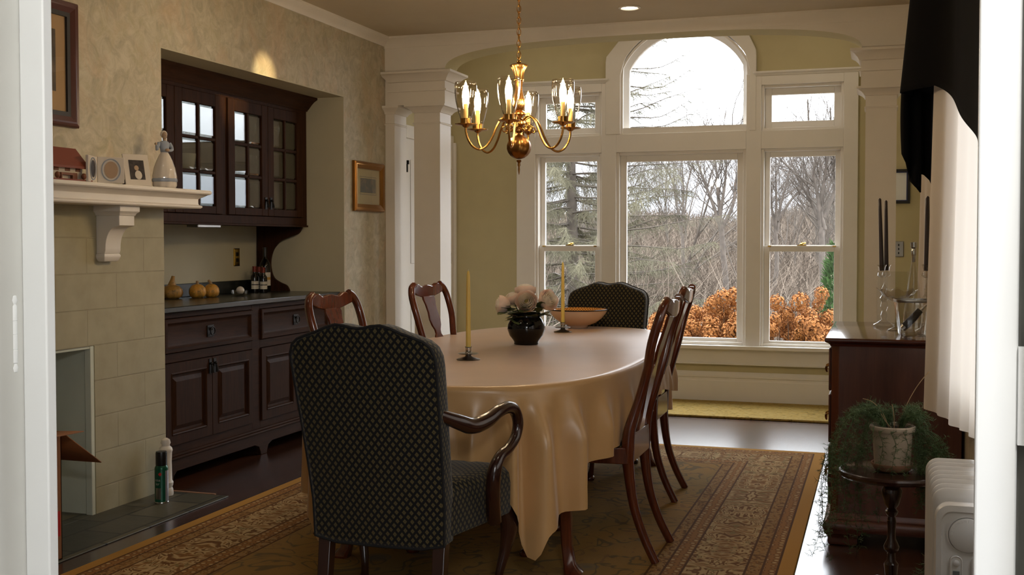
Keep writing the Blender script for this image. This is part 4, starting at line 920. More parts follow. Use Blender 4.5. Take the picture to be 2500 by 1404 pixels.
# ------------------------------------------------------------------ hearth things
sc = thing('spray_can', 'green spray can with black cap on the slate hearth', 'can', (-3.305, 4.66, .007), 0); r = .0325
m = MB(); m.lathe([(.001,0), (r,0), (r+.001,.004), (r,.008), (r,.165), (r*.96,.172), (r*.8,.182)], 24); m.build('body', MAT['can_green'], sc)
m = MB(); m.lathe([(r*.8,.18), (r*.84,.183), (r*.84,.24), (r*.78,.248), (.001,.249)], 24); m.build('cap', MAT['black_plastic'], sc)
m = MB(); m.lathe([(r*.97,-.0005), (r+.0022,.0), (r+.0022,.004), (r+.0005,.007)], 24, cap=False); m.build('rim', MAT['silver'], sc)
def wrap(m, a0, a1, z0, z1, e=.0006, n=10): m.grid(lambda u, v: ((r+e)*math.cos(a0+(a1-a0)*u), (r+e)*math.sin(a0+(a1-a0)*u), z0+(z1-z0)*v), n, 1)
A0 = math.atan2(-4.66, 3.305)
m = MB(); wrap(m, A0+.55, A0+1.35, .01, .158); m.build('side_panel', MAT['can_grey'], sc)
m = MB(); wrap(m, A0-.45, A0+.0, .142-.004, .142+.005, .0009); wrap(m, A0-.32, A0-.12, .13, .152, .0008) if False else wrap(m, A0-.3, A0-.12, .134, .151, .0008); m.build('red_emblem', MAT['red_label'], sc)
for tx, z, a in (('nite', .113, A0-.62), ('ler', .095, A0-.62)):
    o = text_mesh(tx, .019, 'lettering', MAT['white_print'], sc, Matrix.Identity(4), .0001)
    for v in o.data.vertices:
        an = a+v.co.x/r; v.co = ((r+.0008)*math.cos(an), (r+.0008)*math.sin(an), z+v.co.y)
m = MB(); wrap(m, A0-.95, A0-.1, .02, .075, .0006); m.build('lower_print', MAT['pewter'], sc)
wb = thing('white_bottle', 'white plastic bottle mostly hidden behind the green spray can', 'bottle', (-3.43, 4.885, .0)); 
wb.location = (-3.378, 4.80, .007); m = MB(); m.lathe([(.001,0), (.034,0), (.036,.01), (.034,.03), (.03,.04), (.034,.05), (.036,.065), (.03,.075), (.028,.17), (.03,.215)], 20); m.build('body', MAT['white_plastic'], wb)
m = MB(); m.lathe([(.03,.214), (.034,.225), (.03,.238), (.02,.247), (.02,.252), (.024,.262), (.02,.278), (.008,.286), (.001,.287)], 20); m.build('top', MAT['white_plastic'], wb)
m = MB(); a, b = pt(415,1201,2,.004), pt(482,1205,2,.004); m.box(a.x, b.x+.1, 4.888, 4.902, .0, .009); tag(m.build('wood_strip', MAT['terracotta_red'], bevel=.001), 'thin bare wood strip at the end of the slate hearth', 'strip')
bx = thing('cardboard_box', 'open brown cardboard box on the hearth at far left', 'box', (-3.268, 3.45, .007)); w, l, h = .178, .25, .51
m = MB(); tk = .004
m.box(-w, w, -l, -l+tk, 0, h); m.box(-w, w, l-tk, l, 0, h); m.box(-w, -w+tk, -l, l, 0, h); m.box(w-tk, w, -l, l, 0, h); m.box(-w, w, -l, l, 0, tk); m.build('carton', MAT['cardboard'], bx)
def flap(pts):
    m = MB(); m.add(pts, [(0,1,2,3)]); m.build('flap', MAT['cardboard'], bx, solid=.004)
flap([(-w, l, h), (w, l, h), (w-.005, l+.25, h-.17), (-w+.005, l+.25, h-.17)])
flap([(-w, -l, h), (w, -l, h), (w, -l-.16, h+.05), (-w, -l-.16, h+.05)])
flap([(w, -l, h), (w, l, h), (w+.11, l, h+.006), (w+.11, -l, h+.02)])
flap([(-w, -l, h), (-w, l, h), (-w+.1, l, h+.03), (-w+.1, -l, h+.05)])
m = MB(); m.box(w, w+.0008, l-.16, l-.01, .095, .195); lb = m.build('label', MAT['red_label'], bx)
for k, tx in enumerate(('THIS', 'SIDE', 'UP')):
    text_mesh(tx, .036, 'lettering', MAT['white_print'], lb, Matrix.Translation((w+.0012, l-.085, .177-.031*k)) @ Matrix(((0,0,1,0),(1,0,0,0),(0,1,0,0),(0,0,0,1))), .0002)
# ------------------------------------------------------------------ dining table and cloth
TX, TY, TR, TA, TB, TN, TZ = -1.626, 5.163, .0548, .625, 1.445, 3.0, .755
def sup(th, a, b, n=TN):
    c, s = math.cos(th), math.sin(th); k = (abs(c)**n+abs(s)**n)**(-1/n); return a*c*k, b*s*k
tb = thing('dining_table', 'long oval wooden dining table under a gold cloth', 'table', (TX, TY, .0), TR)
m = MB(); m.loft([[(*sup(2*PI*k/72, TA-.02+o, TB-.02+o), z) for k in range(72)] for o, z in ((-.01,.725), (0,.73), (0,.748), (-.004,TZ-.001))]); m.build('tabletop', MAT['mahogany'], tb)
m = MB(); sash(m, -.45, .45, -1.1, 1.1, 0, .02, .09); m.v = [(a, c, .635+b) for a, b, c in m.v]; m.build('apron', MAT['mahogany'], tb, bevel=.002)
for sx in (-1, 1):
    for sy in (-1, 1):
        m = MB(); x, y = sx*.44, sy*1.06
        m.loft([[(x+sx*o+r*a, y+sy*o*.6+r*b, z) for a, b in ((-1,-.7),(-.7,-1),(.7,-1),(1,-.7),(1,.7),(.7,1),(-.7,1),(-1,.7))] for o, r, z in ((.03,.03,.002), (.034,.034,.02), (.016,.022,.05), (.004,.02,.12), (-.006,.024,.3), (.004,.034,.48), (.012,.042,.58), (.004,.04,.63), (0,.04,.726))]); m.build('leg', MAT['mahogany'], tb)
cl = MB(); NU, NV = 620, 30; CA, CB = .885, 1.735; zt = TZ+.004
def drop(th, ex, ey):
    # distance to the hem of a rectangular cloth measured outward from the table edge
    a, b = sup(th, TA, TB); nx, ny = abs(a/TA)**(TN-1)/TA*math.copysign(1, a), abs(b/TB)**(TN-1)/TB*math.copysign(1, b); l = math.hypot(nx, ny); nx, ny = nx/l, ny/l
    tx = (CA+.11*max(0, abs(b)/TB-.35)*(1 if a*b < 0 else .4)-abs(a))/abs(nx) if abs(nx) > 1e-3 else 9; ty = (CB-.03-abs(b))/abs(ny) if abs(ny) > 1e-3 else 9
    return min(tx, ty), nx, ny
ths = []
L = [0]; P0 = [sup(2*PI*k/2000, TA, TB) for k in range(2001)]
for k in range(2000): L.append(L[-1]+math.dist(P0[k], P0[k+1]))
for k in range(NU):
    t = L[-1]*k/NU; i = max(0, min(1999, next(j for j in range(2001) if L[j] >= t-1e-9))); ths.append(2*PI*i/2000)
HEM = [(-90,.27), (-75,.29), (-70,.32), (-65,.39), (-62,.49), (-59.5,.65), (-57,.53), (-50,.475), (-46,.455), (-44.5,.34), (-35,.305), (-30,.295), (-20,.26), (-5,.2), (0,.19)]
FOLDS = [(-47,1.7,.034), (-43,2.2,-.028), (-56.3,1.5,.03), (-60,1.6,-.028), (-64,2.1,.036), (-68.5,2.,-.022), (-51.5,2.2,-.024), (-38,2.,.02), (-33,2.,-.012), (-27,1.8,.015), (-21,2.,-.01), (-15,1.6,.013), (-9,2.,-.01), (-4,1.5,.01), (-73,2.,.022), (-79,2.,-.012), (-84,1.8,.014)]
dgs = []
for th in ths:
    a, b = sup(th, TA, TB); dgs.append(-math.degrees(math.atan2(abs(math.sin(th)), abs(math.cos(th)))))
def lerp_tab(tab, x):
    for (x0, y0), (x1, y1) in zip(tab, tab[1:]):
        if x <= x1: return y0+(y1-y0)*(x-x0)/(x1-x0)
    return tab[-1][1]
dl = [lerp_tab(HEM, d) for d in dgs]
dl = [(dl[i-1]+2*dl[i]+dl[(i+1) % NU])/4 for i in range(NU)]
rings = []
for s, zz in ((0.05, 0), (.5, 0), (.8, 0), (.93, 0), (.975, -.0005)): rings.append([(*sup(th, TA*s if s < .9 else TA-TA*(1-s), TB*s), zt+zz) for th in ths])
for j in range(NV+1):
    t = j/NV; ring = []
    for i, th in enumerate(ths):
        a, b = sup(th, TA, TB); _, nx, ny = drop(th, 0, 0); d = dl[i]; arc_ = L[-1]*i/NU
        big_ = max(0, min(1, (d-.3)/.3)); q = t*d
        # rounded edge, then hanging sheet with soft folds that deepen towards the corners
        rr = .018; out = rr*math.sin(min(1, q/.028)*PI/2); dz = rr*(1-math.cos(min(1, q/.028)*PI/2))+max(0, q-.028)
        f = min(1, max(0, q-.03)/.2); f = f*f*(3-2*f); dg = dgs[i]+1.2*t*math.sin(dgs[i]*.5)
        w = sum(A*math.exp(-((dg-c)/sg)**2) for c, sg, A in FOLDS)*f*(1.05+.8*big_)+.004*f*math.sin(arc_*46+2.*t)
        out += w+.022*f+.035*big_*t
        ring.append((a+nx*out, b+ny*out, zt-dz))
    rings.append(ring)
m = MB(); m.loft(rings, cap=False); m.f.append(tuple(range(NU))); m.m.append(0)
tc = m.build('tablecloth', MAT['gold_satin'], ang=180); tc.location = (TX, TY, 0); tc.rotation_euler = (0,0,TR); tag(tc, 'shiny gold satin tablecloth draped over the dining table', 'tablecloth')
# ------------------------------------------------------------------ things on the table
ZT = zt+.0005
def candlestick(px, py, lab1, lab2, hh, ch, s=1.):
    p = pt(px, py, 2, ZT); y = p.y+.03; x = p.x-.008
    h = thing('candle_holder', lab1, 'candle holder', (x, y, ZT), 0, 'pewter candle holders on the table'); m = MB()
    m.lathe([(.001,.001), (.05,0), (.052,.003), (.044,.006), (.016,.014), (.012,.02), (.014,.024), (.04,.025), (.046,.028), (.04,.03), (.014,.031), (.012,.034)], 28); m.build('foot', MAT['pewter'], h)
    m = MB(); m.lathe([(.011,.033), (.0125,.036), (.0125,hh-.004), (.0165,hh), (.0145,hh), (.0115,hh-.006), (.0115,.04)], 24, cap=False); m.build('socket', MAT['silver'], h)
    c = thing('candle', lab2, 'candle', (x, y, ZT+.04), 0, 'cream taper candles on the table'); m = MB(); m.lathe([(.001,0), (.0108,0), (.0108,.03), (.0098,ch*.5), (.0076,ch*.93), (.005,ch*.985), (.001,ch)], 18); m.build('taper', MAT['cream_wax'], c)
    m = MB(); m.tube([(0,0,ch-.002), (.001,0,ch+.006)], .0008, 5); m.build('wick', MAT['white_print'], c)
candlestick(1142, 880, 'pewter candle holder with two round plates, at the near end of the table', 'cream taper candle in the holder at the near end of the table', .056, .345)
candlestick(1374, 812, 'pewter candle holder between the black vase and the shallow bowl', 'cream taper candle in the holder beside the shallow bowl', .056, .355)
p = pt(1287, 843, 2, ZT); vx, vy = p.x-.02, p.y+.05
va = MB(); va.lathe([(.001,.001), (.058,0), (.062,.004), (.06,.012), (.066,.022), (.084,.045), (.094,.075), (.092,.1), (.08,.125), (.07,.136), (.069,.146), (.076,.156), (.073,.158), (.064,.148), (.064,.136), (.075,.12), (.08,.09), (.06,.03), (.001,.02)], 40)
o = va.build('flower_vase', MAT['black_glaze'], ang=60); o.location = (vx, vy, ZT); tag(o, 'round black glazed vase holding the pink flowers', 'vase')
def bloom(seed, r, mats):
    rnd = random.Random(seed); m = MB(); m.mi = 0
    def petal(an, rad, w, h, ti, mi):
        m.mi = mi
        def fn(u, v):
            a = an+(u-.5)*w; k = rad*(.28+.72*math.sin(v*PI*.56)**.8); z = -rad*.62+h*v; ed = 1-.14*(2*abs(u-.5))**2*v
            rr = k*ed*(1+.035*math.sin(u*9+seed)); return (rr*math.cos(a), rr*math.sin(a), z*ed+ti*v*v*r*.2+rnd.uniform(-.01,.01)*r)
        m.grid(fn, 7, 5)
    for L_, (n, q, h) in enumerate(((6,1.,1.02), (6,.86,1.16), (5,.72,1.2), (5,.57,1.2), (4,.42,1.16), (4,.27,1.1))):
        for k in range(n): petal(2*PI*k/n+L_*.7+rnd.uniform(-.2,.2), r*q, 2*PI/n*1.5, r*h, -.4 if L_ > 0 else .7, 0 if L_ < 2 else 1)
    m.mi = 2; m.ball((0,0,r*.3), (r*.2,r*.2,r*.16), 10, 8)
    return m.build('bloom', [MAT['petal'], MAT['petal_pale'], MAT['petal_green']], ang=180, fix=False)
def leaf(m, p, d, up, L_, w):
    d = Vector(d).normalized(); s = d.cross(Vector(up)).normalized(); u = s.cross(d); p = Vector(p)
    pts = [(0,0,0), (.25,.8,.06), (.55,1,.05), (.8,.62,0), (1,0,-.06)]
    c = [p+d*(L_*a)+u*(L_*(-.1*a*a)) for a, b, h in pts]; l = [q+s*(w*b)+u*(L_*h) for q, (a, b, h) in zip(c, pts)]; r_ = [q-s*(w*b)+u*(L_*h) for q, (a, b, h) in zip(c, pts)]
    m.add(c+l+r_, [(0,6,1), (1,6,7,2), (2,7,8,3), (3,8,4), (0,1,11), (1,2,12,11), (2,3,13,12), (3,4,13)])
Vv = Vector((vx, vy, ZT))
for k, (px, py, off, r, d, lab) in enumerate([
    (1287, 738, -.07, .056, (.12,-.95,.28), 'full pink flower facing the viewer in the middle of the black vase'),
    (1334, 735, -.02, .054, (.75,-.5,.35), 'pink flower at the right side of the bunch in the black vase'),
    (1230, 745, -.03, .05, (-.8,-.3,.1), 'pale pink flower drooping at the left side of the bunch'),
    (1283, 716, .04, .054, (-.1,.2,1.), 'pink flower at the back top of the bunch in the vase'),
    (1252, 731, .01, .042, (-.3,-.2,.8), 'small pink flower between the left and the top blooms')]):
    p = pt(px, py, 1, vy+off); t = thing('flower', lab, 'flower', tuple(p), 0, 'artificial flowers in the black vase'); b = bloom(k+2, r, None); b.parent = t; b.rotation_euler = Vector(d).to_track_quat('Z', 'Y').to_euler()
    e = Vv+Vector((.2*(p.x-vx), .2*(p.y-vy), .1))-p; dn = Vector(d).normalized(); st = spline([tuple(-dn*r*.55), tuple(e*.5-dn*r*.3), tuple(e)], 5)
    m = MB(); m.tube(st, .003, 6); m.build('stem', MAT['leaf_green'], t, ang=180); m = MB()
    rnd = random.Random(k+40)
    for q in range(9):
        an = rnd.uniform(0, 6.28) if q > 1 else math.atan2(-.6, (p.x-vx)*(1.5 if q else 1)); b0 = e*(.3+.07*q); leaf(m, b0, (math.cos(an), math.sin(an)*.8, rnd.uniform(-.15,.6)), (0,0,1), rnd.uniform(.075,.115), rnd.uniform(.024,.034))
    m.build('leaves', MAT['leaf_green'], t, ang=180, fix=False)
p = pt(1408, 803, 2, ZT); bl = thing('serving_bowl', 'wide shallow pale bowl with black rim and patterned amber inside', 'bowl', (p.x-.01, p.y+.07, ZT)); 
m = MB(); m.lathe([(.05,.0), (.056,.001), (.056,.012), (.06,.016), (.1,.03), (.14,.058), (.164,.088), (.172,.106)], 48, cap=False); m.build('outside', MAT['cream_glaze'], bl, ang=180)
m = MB(); m.lathe([(.172,.106), (.176,.108), (.177,.111), (.174,.113), (.168,.112)], 48, cap=False); m.build('rim', MAT['black_rim'], bl, ang=180)
m = MB(); m.lathe([(.168,.112), (.142,.086), (.1,.05), (.05,.024), (.001,.02)], 48, cap=False); m.build('inside', MAT['bowl_inside'], bl, ang=180)
# ------------------------------------------------------------------ dining side chairs (local: facing +y, rear legs at y = 0)
def side_chair(name, lab):
    t = thing(name, lab, 'chair', (0,0,0), 0, 'wooden side chairs at the table'); W = MAT['mahogany']
    for s in (-1, 1):   # rear leg and stile in one sweep
        P_ = [(.165,-.005,.0), (.16,.045,.1), (.158,.085,.22), (.16,.105,.36), (.164,.108,.44), (.166,.1,.52), (.155,.07,.62), (.162,.035,.74), (.185,.01,.86), (.186,-.02,.96), (.165,-.035,1.01), (.135,-.04,1.028)]
        pts = spline([(s*a, b, c) for a, b, c in P_], 4); n = len(pts); rs = [.0155+.0075*math.exp(-((i/n-.36)/.12)**2)+.001*(i/n) for i in range(n)]
        m = MB(); m.tube(pts, rs, 8, flat=1.15, up=(1,0,0)); m.build('leg', W, t, ang=60)
    m = MB(); cr = spline([(-.15,-.038,1.02), (-.1,-.043,1.033), (-.06,-.045,1.018), (0,-.046,1.026), (.06,-.045,1.018), (.1,-.043,1.033), (.15,-.038,1.02)], 5)
    bt = [(a, b, .985-.03*math.cos(a/.15*PI/2)) for a, b, c in cr]
    m.loft([[(a, b+.011, c), (a, b-.011, c), (a, q[1]+.0-.009+.004, q[2]), (a, q[1]+.013, q[2])] for (a, b, c), q in zip(cr, bt)]); m.build('crest_rail', W, t, bevel=.004, ang=60)
    prof = [(.965,.055), (.95,.06), (.92,.05), (.88,.046), (.84,.052), (.81,.044), (.785,.026), (.765,.024), (.745,.04), (.71,.058), (.66,.056), (.6,.04), (.55,.034), (.515,.05), (.5,.055)]
    yy = lambda z: -.044+.012*math.sin((z-.5)/.48*PI)+ (1-z)*.27 if z < 1 else -.044
    m = MB(); m.loft([[(-w, yy(z)-.006, z), (w, yy(z)-.006, z), (w, yy(z)+.006, z), (-w, yy(z)+.006, z)] for z, w in prof]); m.build('splat', W, t, bevel=.002, ang=60)
    m = MB(); m.loft([[(-x, yy_, z) , (x, yy_, z), (x, yy_+.022, z), (-x, yy_+.022, z)] for x, yy_, z in ((.16,.085,.39), (.16,.085,.45), (.15,.086,.5))]) 
    for s in (-1, 1): m.loft([[(s*.16, .1, z0), (s*.185, .1, z0), (s*.185, .1, z1), (s*.16, .1, z1)] if k == 0 else [(s*.2, .5, z0), (s*.225, .5, z0), (s*.225, .5, z1), (s*.2, .5, z1)] for k, (z0, z1) in enumerate(((.385,.45), (.385,.45)))])
    m.box(-.225, .225, .49, .515, .385, .45); m.build('seat_frame', W, t, bevel=.004)
    m = MB(); m.loft([[(-x0-o, .11-o, z), (x0+o, .11-o, z), (x1+o, .495+o, z), (-x1-o, .495+o, z)] for x0, x1, o, z in ((.165,.205,0,.44), (.165,.205,0,.46), (.165,.205,-.012,.474), (.165,.205,-.04,.482), (.165,.205,-.1,.486))]); m.build('seat', MAT['diamond_fabric'], t, uv=True, ang=50)
    for s in (-1, 1):
        pts = spline([(s*.205,.495,.44), (s*.222,.512,.36), (s*.215,.505,.24), (s*.2,.49,.12), (s*.203,.495,.05), (s*.215,.508,.02)], 4)
        rs = [p_[0] for p_ in spline([(.024,), (.03,), (.019,), (.013,), (.014,), (.022,)], 4)]; m = MB(); m.tube(pts, rs, 8); m.lathe([(.026,0), (.03,.008), (.026,.02), (.014,.03)], 12, (s*.215,.508,0)); m.build('leg', W, t, ang=60)
    return t
sch = side_chair('side_chair', 'wooden side chair at the right of the table, nearer the viewer')
sch.location = (-.83, 4.51, .012); sch.rotation_euler = (0,0,R(90))
dup(sch, (-.94, 5.566, .012), R(91), 'wooden side chair at the right of the table, farther from the viewer')
def left_chair(px, y, ang, lab):
    a = R(ang); x = -2.31; # put the top of the back on the sight line
    c = pt(px, 712, 1, y); bx_, by_ = c.x, y; dx, dy = -math.sin(a)*-.045, math.cos(a)*-.045
    dup(sch, (bx_-dx, by_-dy, .012), a, lab)
left_chair(805, 4.5, -98, 'wooden side chair across the table, in front of the base cabinet')
left_chair(1040, 5.655, -98, 'wooden side chair across the table, in front of the white column')
# ------------------------------------------------------------------ upholstered armchairs (local: facing +y)
def armchair(name, lab):
    t = thing(name, lab, 'armchair', (0,0,0), 0, 'upholstered armchairs at the table ends'); F = MAT['diamond_fabric']; W = MAT['dark_mahogany']
    # back cushion: outline in x-z, leaning
    half = [(.225,.30), (.228,.42), (.232,.55), (.238,.7), (.243,.82), (.245,.88), (.243,.91), (.233,.937), (.212,.955), (.18,.967), (.14,.98), (.105,.995), (.075,1.003), (.045,1.0), (.02,.994), (0,.992)]
    out = [(x, z) for x, z in half]+[(-x, z) for x, z in half[-2::-1]]; out = out+[( -.15,.285), (0,.283), (.15,.285)]
    lean = lambda z: -.02-.26*max(0, z-.38)**1.15-.0*z
    cx, cz = 0, .62
    m = MB(); rings = []
    for k, (o, d) in enumerate(((.94,-.052), (.985,-.047), (1.,-.036), (1.,.03), (.985,.045), (.94,.055), (.7,.066), (.3,.072))):
        rings.append([(cx+(x-cx)*o, lean(cz+(z-cz)*o)+d, cz+(z-cz)*o) for x, z in out])
    bk = []
    m.loft(rings); m.build('back', F, t, uv=True, ang=50)
    m = MB(); m.tube([(x*1.002, lean(z)-.042, z) for x, z in out], .005, 6, closed=True); m.build('back_piping', MAT['velcro_black'], t, ang=180)
    # seat
    ys, yf = -.01, .43
    def srow(o, z, c=0): 
        pl = [(-.225,ys), (-.27,.2), (-.302,.36), (-.3,yf-.025), (-.275,yf), (.275,yf), (.3,yf-.025), (.302,.36), (.27,.2), (.225,ys)]
        return [(x*(1+o/.27), y+(o if y > .1 else -o*.2), z+c*0) for x, y in pl]
    m = MB(); m.loft([srow(-.004,.315), srow(0,.325), srow(.002,.42), srow(-.004,.455), srow(-.03,.478), srow(-.08,.49), srow(-.16,.494)]); m.build('seat', F, t, uv=True, ang=50)
    for s in (-1, 1):
        m = MB(); m.loft([[(s*(.2+a), y-b, z), (s*(.2-a), y-b, z), (s*(.2-a), y+b, z), (s*(.2+a), y+b, z)] for a, b, y, z in ((.018,.018,-.07,0), (.02,.02,-.05,.12), (.022,.022,-.02,.34))]); m.build('leg', W, t, bevel=.003)
        pts = spline([(s*.268,.385,.36), (s*.285,.405,.27), (s*.275,.395,.18), (s*.258,.375,.09), (s*.261,.38,.045), (s*.273,.393,.02)], 4); rs = [p_[0] for p_ in spline([(.03,), (.034,), (.022,), (.015,), (.016,), (.026,)], 4)]
        m = MB(); m.tube(pts, rs, 8); m.lathe([(.028,0), (.033,.008), (.028,.02), (.015,.032)], 12, (s*.273,.393,0)); m.build('leg', W, t, ang=60)
        # shepherd's crook arm: back -> dip -> rise -> roll over -> down to the seat rail
        A_ = [(.222,-.1,.722,.019), (.268,-.035,.69,.025), (.292,.02,.672,.027), (.318,.085,.682,.025), (.336,.14,.702,.022), (.347,.2,.708,.021), (.354,.255,.692,.021), (.357,.285,.645,.02), (.353,.27,.598,.019), (.345,.22,.568,.019), (.335,.16,.55,.02), (.327,.128,.51,.024), (.317,.14,.44,.026), (.308,.17,.38,.026), (.302,.2,.325,.025)]
        q = spline(A_, 5); m = MB(); m.tube([(s*a, b, c) for a, b, c, d in q], [d for a, b, c, d in q], 10, flat=.95); m.build('arm', W, t, ang=60)
    return t
arm = armchair('armchair', 'black diamond patterned armchair at the near end of the table')
arm.location = (-1.52, 3.35, .012); arm.rotation_euler = (0,0,R(0))
dup(arm, (-1.60, 6.68, .012), R(180), 'black diamond patterned armchair at the far end near the windows')
# ------------------------------------------------------------------ chandelier
cx, cy = pt(1267, 300, 1, 5.0).x, 5.0; fw_ = cy*.951-cx*.31
zz = lambda py: 1.27+(587.5-py)/2763.47*fw_
ch = thing('chandelier', 'brass six arm chandelier with clear glass shades hanging over the table', 'chandelier', (cx, cy, zz(425))); B = MAT['brass']; Z0 = zz(425); z = lambda py: zz(py)-Z0
def flute(m, prof, n=36, k=9, tw=0., amp=.06):
    m.loft([[(r*(1+amp*math.cos(k*2*PI*i/n+tw*q))*math.cos(2*PI*i/n), r*(1+amp*math.cos(k*2*PI*i/n+tw*q))*math.sin(2*PI*i/n), h) for i in range(n)] for q, (r, h) in enumerate(prof)])
m = MB(); flute(m, [(.004,z(155)), (.03,z(157)), (.041,z(160)), (.041,z(162)), (.034,z(167)), (.026,z(175)), (.022,z(186)), (.021,z(193))], amp=.05); m.lathe([(.008,z(149)), (.012,z(151)), (.009,z(155)), (.006,z(157))], 16); m.lathe([(.021,z(193)), (.024,z(194)), (.024,z(196)), (.02,z(198))], 24)
flute(m, [(.018,z(197)), (.017,z(205)), (.0155,z(215)), (.019,z(228)), (.026,z(243)), (.029,z(254)), (.024,z(264)), (.016,z(270))], tw=.5, amp=.08, k=7)
m.lathe([(.016,z(269)), (.02,z(271)), (.034,z(276)), (.034,z(279)), (.018,z(282)), (.014,z(288)), (.022,z(292)), (.03,z(297)), (.03,z(303)), (.018,z(307)), (.016,z(313)), (.024,z(316)), (.024,z(319)), (.014,z(322))], 28); m.build('stem', B, ch, ang=50)
m = MB(); zc_, rb_ = z(358), .0555; flute(m, [(.014,z(320)), (.015,z(326)), (.02,zc_+rb_*.97)]+[(rb_*math.cos(t*PI/20), zc_+rb_*math.sin(t*PI/20)) for t in (7,5,3,1,-1,-3,-5,-7,-8.5)]+[(.01,zc_-rb_*.985)], n=48, k=8, tw=.45, amp=.035); m.build('ball', MAT['old_brass'], ch, ang=180)
m = MB(); m.lathe([(.01,z(389)), (.012,z(392)), (.006,z(396)), (.007,z(402)), (.004,z(406)), (.005,z(412)), (.003,z(420)), (.001,z(425))], 14); m.build('finial', MAT['old_brass'], ch)
m = MB(); zc0, zc1 = z(149), ZC-Z0-.02; n = int((zc1-zc0)/.026)
for k in range(n+1):
    h = zc0+(zc1-zc0)*k/n; ax = k % 2; m.tube([((.009*math.cos(t) if ax else 0), (0 if ax else .009*math.cos(t)), h+.017*math.sin(t)) for t in [2*PI*i/12 for i in range(12)]], .0022, 5, closed=True)
m.tube([(.003*math.sin(k*.9), .003*math.cos(k*.9), zc0+(zc1-zc0)*k/60) for k in range(61)], .0016, 5); m.build('chain', B, ch, ang=180)
m = MB(); m.lathe([(.06,ZC-Z0-.0015), (.06,ZC-Z0-.008), (.045,ZC-Z0-.02), (.012,ZC-Z0-.028), (.001,ZC-Z0-.03)], 28); m.build('ceiling_rose', B, ch)
RA = .257; base = math.atan2(-cy, -cx)    # arm nearest the viewer sits a little left of the sight line
zp = z(309)
for k in range(6):
    a = base-R(10)+k*PI/3; M = Matrix.Rotation(a, 4, 'Z')
    pr = [(.018,z(300)), (.03,z(291)), (.055,z(284)), (.085,z(291)), (.108,z(310)), (.13,z(336)), (.157,z(357)), (.19,z(366)), (.222,z(360)), (.245,z(344)), (.256,z(326)), (RA,z(312))]
    m = MB(); m.tube([(x, 0, h) for x, h in spline(pr, 5)], .0052, 9, M=M)
    m.tube([(x, 0, h) for x, h in spline([(.02,z(312)), (.05,z(318)), (.062,z(308)), (.05,z(300)), (.04,z(306)), (.05,z(311))], 5)], .0042, 7, M=M); m.tube([(x, 0, h) for x, h in spline([(.05,z(318)), (.075,z(322)), (.08,z(312)), (.07,z(309))], 4)], .0035, 6, M=M)
    ao = m.build('arm', B, ch, ang=180)
    P_ = Matrix.Translation((RA*math.cos(a), RA*math.sin(a), zp))
    m = MB(); m.lathe([(.001,-.012), (.008,-.012), (.016,-.006), (.022,-.003), (.044,.0), (.05,.003), (.05,.005), (.024,.002), (.024,.026), (.0255,.0265), (.0255,.029), (.02,.029), (.001,.01)], 28, M=P_); m.build('cup', B, ao)
    m = MB(); m.lathe([(.0105,.01), (.0105,.092), (.009,.096), (.001,.096)], 16, M=P_); m.build('candle_sleeve', MAT['candle_sleeve'], ao)
    m = MB(); m.lathe([(.001,.094), (.008,.096), (.013,.108), (.0165,.128), (.015,.148), (.0095,.17), (.004,.188), (.001,.195)], 16, M=P_); m.build('bulb', MAT['bulb_glow'], ao, ang=180)
    m = MB(); m.lathe([(.0225,.028), (.026,.03), (.036,.062), (.0465,.105), (.051,.145), (.0515,.175), (.0485,.193), (.047,.193), (.05,.175)], 30, M=P_, cap=False); m.build('glass_shade', MAT['shade_glass'], ao, ang=180)
# recessed ceiling lamp
p = pt(1537, 18, 2, ZC); t = thing('ceiling_light', 'round recessed ceiling lamp near the beam', 'light', (p.x, p.y, ZC)); m = MB(); m.lathe([(.052,-.001), (.068,-.0005), (.072,-.004), (.068,-.007), (.056,-.008), (.052,-.003)], 32, cap=False); m.build('trim_ring', MAT['trim_white'], t)
m = MB(); m.lathe([(.001,-.0012), (.053,-.0012), (.053,-.0004), (.001,-.0004)], 32); m.build('lens', MAT['downlight_glow'], t)
# ------------------------------------------------------------------ sideboard
sb = thing('sideboard', 'dark cherry sideboard chest against the right wall', 'sideboard', (.06, 5.375, 0)); M = Matrix.Translation((-.06, -5.375, 0)); W = MAT['sideboard_wood']; xa, xb, ya, yb = -.192, .318, 4.888, 5.862
m = MB(); m.prism([(xa,ya+.03), (xa+.03,ya), (xb,ya), (xb,yb), (xa+.03,yb), (xa,yb-.03)], 'z', .12, .835, M); m.build('carcass', W, sb, bevel=.002)
m = MB(); mould(m, [(-.004,.832), (.004,.834), (.006,.84), (.012,.845), (.02,.85), (.024,.851), (.027,.857), (.027,.863), (.022,.868), (.012,.87)], xa, xb-.024, ya, yb, 0, M); m.build('top', MAT['sideboard_top'], sb, ang=25)
m = MB(); mould(m, [(0,.135), (.004,.13), (.008,.118), (.012,.114), (.012,.108), (.022,.1), (.028,.088), (.028,.074), (.022,.062), (0,.06)][::-1], xa, xb-.026, ya, yb, 0, M); m.build('base_moulding', W, sb, ang=30)
def foot(x0, x1, y0, y1):
    m = MB(); mould(m, [(0,.0), (.006,.004), (.01,.018), (.008,.03), (.012,.042), (.022,.052), (.024,.064), (0,.066)], x0, x1, y0, y1, 0, M); m.build('foot', W, sb, ang=30)
for x0, x1 in ((xa, xa+.1), (.21, .29)):
    for y0, y1 in ((ya, ya+.08), (yb-.08, yb)): foot(x0, x1, y0, y1)
